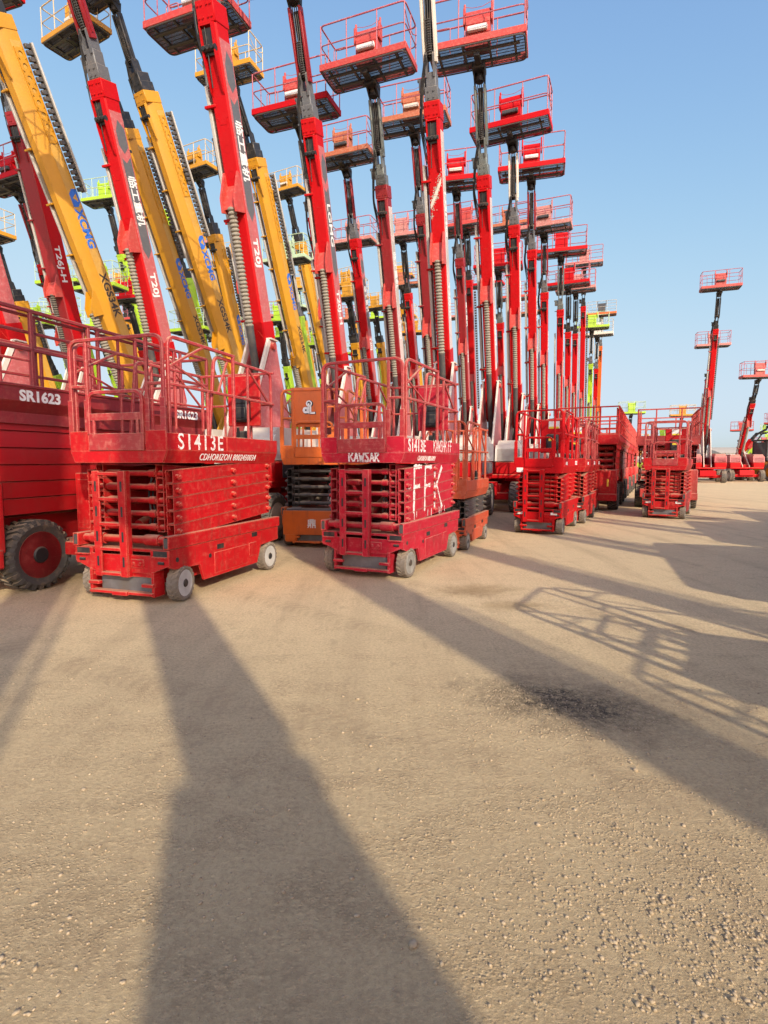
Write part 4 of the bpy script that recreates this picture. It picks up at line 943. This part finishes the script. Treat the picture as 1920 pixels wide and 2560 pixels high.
# ---- boom lifts: label, x, y, heading, elevation, boom scale, options
YS = dict(typ='Y', scheme='yellow', side='yellow_side', jib='black', cb=CB_YEL)
LS = dict(scheme='lime', side='lime', jib='black', cb=CB_LIME, letters=False)
PAL = dict(side='pale_side')
HJ = ('LGMG', 'T20J-H')
BOOMS = [
 ('red boom lift leaning between two yellow booms, dark plate with white characters on its side', -5.67, 13.99, -18.8, 72.7, 1.0, dict(jib='dark_red', jd=9)),
 ('tall red boom lift right behind the scuffed red scissor lift, long ribbed hose', -2.75, 11.91, -17.5, 73.3, 1.0, dict(jib='dark_red')),
 ('red boom lift with white Latin letters on its side, rising behind the orange sign board', -1.35, 15.35, -17.8, 72.6, 1.0, dict(jib='dark_red', text=HJ)),
 ('red boom lift with pale side and grey jib holding up a rusty red platform', .38, 18.58, -17.5, 71.4, 1.0, dict(side='pale_side', jib='gunmetal', cb=CB_COR, main='dark_red')),
 ('red boom lift with short red jib below a faded orange platform', -.60, 24.92, -19.9, 71.5, 1.15, dict(jib='dark_red', cb=CB_RUST)),
 ('red boom lift with pale spray streak across its boom, right behind the graffitied lift', 1.50, 14.73, -17, 72.2, 1.0, dict(side='pale_side', jib='white', cb=CB_RED, text=HJ, streak=True)),
 ('red boom lift with silver grey jib holding the high rust-edged red platform', 3.33, 18.03, -19.4, 70, 1.0, dict(side='pale_side', jib='gunmetal', cb=CB_COR, text=HJ)),
 ('red boom lift with grey jib under a clean red platform beside the rust-edged one', 4.93, 21.30, -19.4, 71.2, 1.0, dict(side='pale_side', jib='white', cb=CB_RED)),
 ('red boom lift with dark red jib, its platform just under the clean red one', 6.58, 25.20, -19.9, 71.2, 1.1, dict(jib='dark_red', cb=CB_RED)),
 ('dark red boom lift seen between two brighter booms, black-boxed red platform on top', 3.72, 26.16, -18.5, 71.8, 1.1, dict(jib='dark_red', cb=CB_RED, main='dark_red')),
 ('red boom lift with broad worn pink platform in the dense part of the row', 8.13, 28.87, -19.7, 71.8, 1.0, dict(jib='dark_red', cb=CB_WORN)),
 ('red boom lift with pale grey jib under a red platform beside the worn pink one', 9.82, 31.84, -19.6, 71.4, 1.0, dict(side='pale_side', jib='gunmetal', cb=CB_RED, far=True)),
 ('slim red boom lift at the end of the row, low red platform', 11.92, 36.93, -20.5, 71.5, 1.0, dict(jib='black', cb=CB_RED, far=True)),
 ('slim red boom lift close beside its twin near the end of the row', 13.40, 40.03, -20.4, 71.5, 1.1, dict(jib='black', cb=CB_WORN, far=True)),
 ('red boom lift with cable chain down its side, last red boom before the lime one', 15.15, 43.5, -21.2, 71.4, 1.55, dict(jib='black', cb=CB_WORN, chain=True, far=True)),
 ('red boom lift with pale jib half hidden between two larger booms', 6.7, 32.2, -20.2, 71.5, .9, dict(side='pale_side', jib='gunmetal', cb=CB_RED, far=True)),
 ('narrow red boom lift with dark cable chain deep in the row', 5.5, 34.9, -18.1, 71.8, 1.4, dict(jib='black', cb=CB_COR, chain=True, far=True)),
 ('dark red boom lift with rust-orange platform and chain beside the streaked boom', 1.89, 22.64, -20, 72.8, 1.15, dict(jib='dark_red', cb=CB_RUST, main='dark_red', chain=True)),
 ('red boom lift with rusted platform peeping out behind the top of the tall red boom', -3.7, 17.0, -20, 71.5, 1.0, dict(jib='slate', cb=CB_COR)),
 ('red boom lift with pale platform behind the boom with Latin letters', -1.75, 19.90, -20, 71.5, .95, dict(jib='slate', cb=('red', 'rail_pink', 'coral'))),
 ('bright red boom lift whose boom tail rises behind the dark red scissor lift rails', -8.2, 12.0, -12, 73, 1.0, dict(jib='dark_red', letters=False)),
 ('dark red boom lift with black ribbed hose sleeve, next to the big yellow boom', -11.2, 20.3, -12.5, 74.2, 1.35, dict(jib='dark_red', main='dark_red', side='red', text=('', 'T26J-H'), wide=1.35, PZ=4.7, bel='bellows_dark')),
 ('small red boom lift with dark logo plate far behind the dark red boom', -12.99, 24.12, -20, 71.5, .95, dict(jib='dark_red', cb=CB_RED, text=HJ, side='red')),
 ('large yellow boom lift standing nearest of the yellow ones, blue letters on its side', -8.42, 18.55, -26.4, 66.2, .85, dict(YS)),
 ('yellow boom lift with punched side plate fully in view between two red booms', -6.08, 23.66, -30, 66.2, .95, dict(YS)),
 ('yellow boom lift behind the red boom with white characters, black chain along its side', -7.85, 26.02, -24, 64.6, .95, dict(YS, jd=24)),
 ('yellow boom lift behind the tall red boom, ribbed cream hose above the orange board', -3.80, 27.95, -24, 67.6, .95, dict(YS, jd=11)),
 ('yellow boom lift with black jib and boxy weathered yellow platform', -3.38, 40.11, -26.6, 67.7, 1.05, dict(YS)),
 ('yellow boom lift with large control post in its platform, partly behind the tall red boom', -7.7, 32.5, -22, 71, .85, dict(YS)),
 ('slim yellow boom lift far back between two red booms', -.97, 45.68, -27.9, 69.2, .75, dict(YS, far=True)),
 ('lime green boom lift with a high lime platform between red and yellow booms', -14.45, 37.01, -20, 71.5, .9, dict(LS, typ='Y', far=True)),
 ('lime green boom lift with broad low platform behind the big yellow boom', -13.1, 29.6, -20, 71.5, .6, dict(LS)),
 ('lime green boom lift near the dark red scissor lift rails, pale green platform', -15, 21.5, -20, 65, .4, dict(LS, cb=CB_GRN, tip=1.8)),
 ('lime green boom lift whose platform peeps out beside a yellow boom', -11.13, 37.4, -20, 71.5, .8, dict(LS, typ='Y', far=True)),
 ('lime green boom lift with small low platform seen under the yellow booms', -11.33, 43.43, -20, 71.5, .9, dict(LS, far=True)),
 ('bright lime boom lift with black cylinder and pale green platform', -4.1, 32.1, -20, 71.5, .95, dict(LS, cb=CB_GRN, jib='grey', far=True)),
 ('lime boom lift at the end of the red row with lime platform', 16.8, 46.4, -20, 71.5, .95, dict(LS, jib='grey', far=True)),
 ('orange boom lift at the very end of the row with black control box', 20.5, 54.3, -20, 71.5, 1.45, dict(scheme='orange', side='orange', jib='grey', cb=CB_ORG, letters=False, far=True)),
 ('red boom lift with white platform just before the orange one', 18.1, 48.7, -20, 71.5, .95, dict(jib='grey', cb=CB_WHITE, far=True)),
 ('yellow boom lift with pale platform high above a lime boom', -12.3, 48.5, -20, 71.5, 1.05, dict(YS, cb=('worn', 'grey', 'yellow'), far=True)),
 ('boom lift with pale pink platform just after the pale-sided red boom', 1.92, 33.17, -20, 71.5, 1.2, dict(jib='black', cb=CB_WORN, far=True)),
 ('boom lift with pale pink platform just before the pale-sided red boom', -.67, 33.08, -20, 71.5, 1.15, dict(jib='black', cb=CB_WORN, far=True)),
 ('far yellow boom lift with cream control box on its platform', 3.0, 55.8, -20, 71.5, 1.05, dict(YS, far=True)),
 ('far red boom lift with plain orange-red platform under a yellow one', 2.54, 46.14, -20, 71.5, 1.45, dict(jib='black', cb=CB_RUST, far=True)),
 ('far yellow boom lift whose platform shows beside a slanting red boom', -1.36, 38.19, -20, 71.5, .5, dict(YS, far=True)),
 ('far yellow boom lift with lime machine below its platform', .42, 49.77, -20, 71.5, .7, dict(YS, far=True)),
 ('far lime boom lift with low platform under the yellow ones', .26, 57.04, -20, 71.5, 1.5, dict(LS, far=True)),
 ('far yellow boom lift with platform beside a thin red boom', 3.3, 59.9, -20, 71.5, .85, dict(YS, far=True)),
 ('far yellow boom lift with the lowest yellow platform of the row', 3.4, 50.3, -20, 71.5, .55, dict(YS, far=True)),
 ('red boom lift with red-boxed platform between the streaked boom and its neighbour', 6.2, 40.5, -20, 71.5, 1.7, dict(jib='dark_red', cb=CB_RED, far=True)),
 ('red boom lift with orange-red platform seen past the silver grey jib', 8.47, 37.3, -20, 71.5, 1.55, dict(jib='dark_red', cb=CB_RUST, far=True)),
 ('far yellow boom lift with flat yellow platform beside the tall red boom', -13.03, 58.52, -20, 71.5, 1.15, dict(YS, far=True)),
 ('solitary red boom lift with high platform across the open yard', 24.36, 42.59, -23, 72.2, 1.25, dict(lid='red_side', jib='black', cb=CB_COR, chain=True)),
 ('red boom lift with lower platform half hidden behind the solitary boom', 27.46, 48.63, -20, 71.5, .8, dict(lid='red_side', jib='black', cb=CB_WORN, chain=True, far=True)),
 ('red boom lift with short tilted boom, alone in the open yard beside the loader', 28.6, 45, -16, 60, .75, dict(lid='red_side', jib='black', cb=CB_COR, PZ=2.1, tip=1.35, jd=-6)),
 ('far lime boom lift folded low with lime platform over the rough-terrain row', 24.89, 57.5, -15, 66, .2, dict(LS, PZ=2.9, tip=1.9, far=True)),
 ('far yellow boom lift folded low with cream platform behind the coral machine', 32.66, 62.6, -15, 66, .2, dict(scheme='yellow', side='yellow_side', jib='black', cb=CB_YEL, letters=False, PZ=3.1, tip=1.9, far=True)),
]
for (lb, x, y, az, e, s, kw) in BOOMS:
    if 'yaw' not in kw: kw['yaw'] = rnd.uniform(-6, 6)
    if 'jd' not in kw: kw['jd'] = rnd.uniform(-2.5, 4)
    boom_lift(lb, x, y, az, e, s, group='boom lifts parked in the yard', **kw)

for i, (x, y, s_, kw) in enumerate(((-19.5, 38, .75, dict(LS)), (-17.5, 47, 1.1, dict(jib='black', cb=CB_COR)), (-21, 52, .9, dict(YS)), (-24.5, 46, 1.0, dict(LS)), (-8.4, 49, 1.2, dict(jib='black', cb=CB_WORN)), (-6.2, 55, .95, dict(YS)),
        (-5.2, 44.5, 1.1, dict(LS, cb=CB_GRN)), (-15.5, 60, 1.1, dict(LS, typ='Y')), (-2.2, 52.5, 1.3, dict(jib='black', cb=CB_RUST)), (8.8, 47, 1.5, dict(jib='black', cb=CB_RED)), (6.1, 52, 1.3, dict(jib='black', cb=CB_WORN)), (11.6, 48, 1.4, dict(jib='black', cb=CB_COR)),
        (-18.6, 33, .45, dict(LS)), (-22.5, 36.5, .6, dict(jib='black', cb=CB_COR)), (-9.5, 38.2, .55, dict(LS, cb=CB_GRN)), (-9.2, 58, 1.25, dict(LS)), (14.5, 55, 1.5, dict(jib='black', cb=CB_RUST)), (-17.2, 29, .5, dict(YS)), (-16.4, 32.8, .8, dict(LS)), (-10.4, 34.2, .45, dict(LS)), (-6.0, 37.2, .65, dict(LS)), (-13.6, 33.6, .7, dict(jib='black', cb=CB_RED)), (-20.3, 44.6, .9, dict(LS)), (-4.9, 48.4, .8, dict(LS)), (-8.9, 42.6, .8, dict(YS)), (-1.2, 57.6, 1.0, dict(LS)), (-7.2, 62.5, 1.0, dict(jib='black', cb=CB_WORN)), (-12.2, 54.6, .9, dict(LS, cb=CB_GRN)))):
    lb = ('lime green boom lift' if kw.get('scheme') == 'lime' else 'yellow boom lift' if kw.get('scheme') == 'yellow' else 'red boom lift') + ' far back in the dense tangle of parked booms, partly hidden'
    boom_lift(lb, x, y, -20 + rnd.uniform(-5, 5), 71 + rnd.uniform(-3, 3), s_, group='far boom lifts in the tangle', **dict(kw, far=True, letters=False, yaw=rnd.uniform(-15, 15), jd=rnd.uniform(-4, 8)))
for i, (x, y, k) in enumerate(((36, 70, 'lime'), (41, 76, 'yellow'), (46, 73, 'red'), (52, 80, 'lime'), (49, 92, 'red'), (58, 88, 'yellow'), (63, 95, 'red'), (40, 62, 'red'), (70, 104, 'lime'), (45, 99, 'yellow'), (56, 110, 'red'))):
    boom_lift({'lime': 'lime green', 'yellow': 'yellow', 'red': 'red'}[k] + ' boom lift folded low on the hazy horizon', x, y, rnd.uniform(-60, 60), rnd.uniform(30, 60), .2 + .05 * (i % 3), group='folded boom lifts on the horizon',
              **dict(scheme=k, side=k, jib='black', cb={'lime': CB_LIME, 'yellow': CB_YEL, 'red': CB_COR}[k], letters=False, far=True, PZ=2.6, tip=1.7, jd=rnd.uniform(0, 40)))

# ---- wheel loader at the edge of the yard
def loader(x, y, rz):
    o = thing('wheel_loader', 'yellow and black wheel loader with raised bucket at the edge of the yard', 'wheel loader', (x, y, 0), R(rz))
    for sx in (-1, 1):
        for sy in (-1.5, 1.5): wheel(o, sx * 1.0, sy, .72, .52, 'rubber', 'yellow', 0, 20, .05)
    a = MB(); a.box((0, 0, 1.1), (1.1, 4.2, .7), .06); a.box((0, 1.6, 1.75), (1.5, 2.0, .9), .12); part('body', 'ldb', lambda: a, 'yellow', o)
    c = MB(); 
    for px in (-.62, .62):
        for py in (-.55, .75): c.bar([(px, py, 1.7), (px * .94, py, 3.25)], .09)
    c.box((0, .1, 3.3), (1.4, 1.6, .12), .03); c.box((0, .1, 1.75), (1.35, 1.5, .35), .04); cab = part('cab', 'ldc', lambda: c, 'black', o)
    part('cab_glass', 'ldg', lambda: MB().box((0, .1, 2.55), (1.2, 1.32, 1.2), .02), 'glass', cab)
    for px in (-.45, .45): part('lift_arm', ('lda', px), lambda: MB().bar([(px, -.4, 1.6), (px, -1.8, 1.5), (px, -2.6, .6)], .16, .26), 'yellow', o)
    part('bucket', 'ldk', lambda: MB().prism([(-3.4, .1), (-2.5, .08), (-2.35, .5), (-2.5, 1.25), (-2.6, 1.25), (-2.5, .5), (-2.6, .2), (-3.4, .18)], 0, -1.35, 1.35).prism([(-3.4, .1), (-2.5, .08), (-2.35, .5), (-2.5, 1.25)], 0, -1.38, -1.34).prism([(-3.4, .1), (-2.5, .08), (-2.35, .5), (-2.5, 1.25)], 0, 1.34, 1.38), 'yellow', o)
loader(31.6, 46.5, 14)
# ---- low sheds on the horizon
for i, (x, y, w, h) in enumerate(((96, 165, 30, 3.6), (132, 178, 26, 4.4), (70, 190, 34, 3.4), (112, 205, 40, 5.2), (75, 118, 13, 3.6), (64, 104, 9, 3.2))):
    o = thing('storage_shed', ('long low white shed on the horizon behind the loader', 'far white shed at the edge of the yard', 'distant white shed beside the others on the horizon', 'tallest of the distant white sheds on the horizon', 'short white shed nearest the solitary booms', 'smallest white shed far behind the solitary booms')[i], 'shed', (x, y, 0), 0, 'white sheds on the horizon')
    part('wall', ('shw', i), lambda: MB().box((0, 0, h / 2), (w, 9, h)), 'far_white', o)
    part('roof', ('shr', i), lambda: MB().prism([(-4.9, h), (0, h + 1.1), (4.9, h)], 0, -w / 2 - .3, w / 2 + .3), 'grey', o)
    for k in range(4): part('door', ('shd', 0), lambda: MB().box((0, -4.53, 1.2), (2.4, .06, 2.4)), 'slate', o, Matrix.Translation((-w * .36 + k * w * .24, 0, 0)))

# ---- machines standing behind and beside the photographer; their long shadows fall across the sand
for x, y, az, e in ((2.37, -4.9, -132, 73), (5.84, -7.5, -156, 72), (2.35, -7.9, -157, 72), (.55, -4.3, -157, 74), (7.7, -11.05, -156, 72), (9.2, -8.2, -156, 72), (11.6, -6.6, -156, 72), (14, -4.6, -156, 72), (17, -4.4, -156, 72), (20, -2, -156, 72), (8.1, -6.1, -152, 72), (10.4, -5.1, -156, 72), (12.6, -2.8, -156, 72), (15.4, -1.9, -156, 72), (18.5, -3.0, -156, 72)):
    boom_lift('red boom lift outside the view whose long shadow falls over the sand', x, y, az, e, 1.0, group='boom lifts standing behind the photographer', far=True, letters=False)
scissor_lift('red scissor lift outside the view whose cross-braced rails cast a lattice shadow', 4.76, .34, -120, group='scissor lifts standing beside the photographer')
scissor_lift('red scissor lift outside the view whose cross-braced rails cast a lattice shadow', 5.15, -1.5, -120, group='scissor lifts standing beside the photographer')
for x, y in ((6.9, -.2), (7.0, 3.6), (9.6, 7.4), (12.6, 10.4), (9.4, 1.2)):
    rt_scissor('red rough-terrain scissor lift outside the view whose broad shadow darkens the sand', x, y, -20, group='rough-terrain lifts standing beside the photographer', folded=True)
# ================================================================== light, sky, camera
SUN_AZ, SUN_EL = 156.5, 26.
d = Vector((math.sin(R(SUN_AZ)) * math.cos(R(SUN_EL)), math.cos(R(SUN_AZ)) * math.cos(R(SUN_EL)), math.sin(R(SUN_EL))))
li = bpy.data.lights.new('sun', 'SUN'); li.energy = 5.0; li.angle = R(.53); li.color = (1., .89, .72)
so = bpy.data.objects.new('sun', li); COL.objects.link(so); so.rotation_euler = (-d).to_track_quat('-Z', 'Y').to_euler(); so.location = d * 60
w = bpy.data.worlds.new('World'); sc.world = w; w.use_nodes = True; nt = w.node_tree
sky = N(nt, 'ShaderNodeTexSky', sky_type='NISHITA'); sky.sun_disc = False; sky.sun_elevation = R(SUN_EL); sky.sun_rotation = R(SUN_AZ)
sky.air_density = 1.0; sky.dust_density = 1.6; sky.ozone_density = 1.6; sky.altitude = 0
bg = nt.nodes['Background']; # colour cap tames the horizon; unseen sun side left brighter to fill the shadows
tcw = N(nt, 'ShaderNodeTexCoord'); dt = N(nt, 'ShaderNodeVectorMath', operation='DOT_PRODUCT'); dt.inputs[1].default_value = tuple(d)
nt.links.new(tcw.outputs['Generated'], dt.inputs[0]); k = ramp(nt, dt.outputs['Value'], .05, .9, 1., 8.5)
def vscale(col, f, inv=False):
    v = N(nt, 'ShaderNodeVectorMath', operation='SCALE'); nt.links.new(col, v.inputs[0]); nt.links.new(math_(nt, 'DIVIDE', 1., f) if inv else f, v.inputs['Scale']); return v.outputs[0]
CAP = (.69, .81, .93); GAIN = (1.87, 2.10, 2.48)
x = mixc(nt, 1., sky.outputs[0], tuple(g_ * .15 / c_ for g_, c_ in zip(GAIN, CAP)), 'MULTIPLY'); x = vscale(x, k, True)
gm = N(nt, 'ShaderNodeGamma'); gm.inputs[1].default_value = 3.2; nt.links.new(x, gm.inputs[0])
g2 = N(nt, 'ShaderNodeGamma'); g2.inputs[1].default_value = 1 / 3.2; nt.links.new(mixc(nt, 1., gm.outputs[0], (1., 1., 1.), 'ADD'), g2.inputs[0])
y = vscale(mixc(nt, 1., mixc(nt, 1., x, g2.outputs[0], 'DIVIDE'), tuple(c_ / .15 for c_ in CAP), 'MULTIPLY'), k)
y = mixc(nt, ramp(nt, dt.outputs['Value'], .0, .7, 0, 1.), y, mixc(nt, 1., y, (1.34, 1.02, .84), 'MULTIPLY'))  # added warm tint on the unseen sun side, for warmer shadow fill
nt.links.new(y, bg.inputs[0]); bg.inputs[1].default_value = .15
cam = bpy.data.cameras.new('camera'); co = bpy.data.objects.new('camera', cam); COL.objects.link(co)
cam.sensor_fit = 'VERTICAL'; cam.sensor_height = 24; cam.lens = 24 * 1210 / 2212; cam.clip_end = 4000; cam.clip_start = .05
co.location = (0, 0, 1.45); co.rotation_euler = (R(90 - 5.005), 0, 0); sc.camera = co
sc.view_settings.view_transform = 'Standard'; sc.view_settings.look = 'None'; sc.view_settings.exposure = 0
sc.cycles.max_bounces = 6; sc.cycles.use_denoising = True
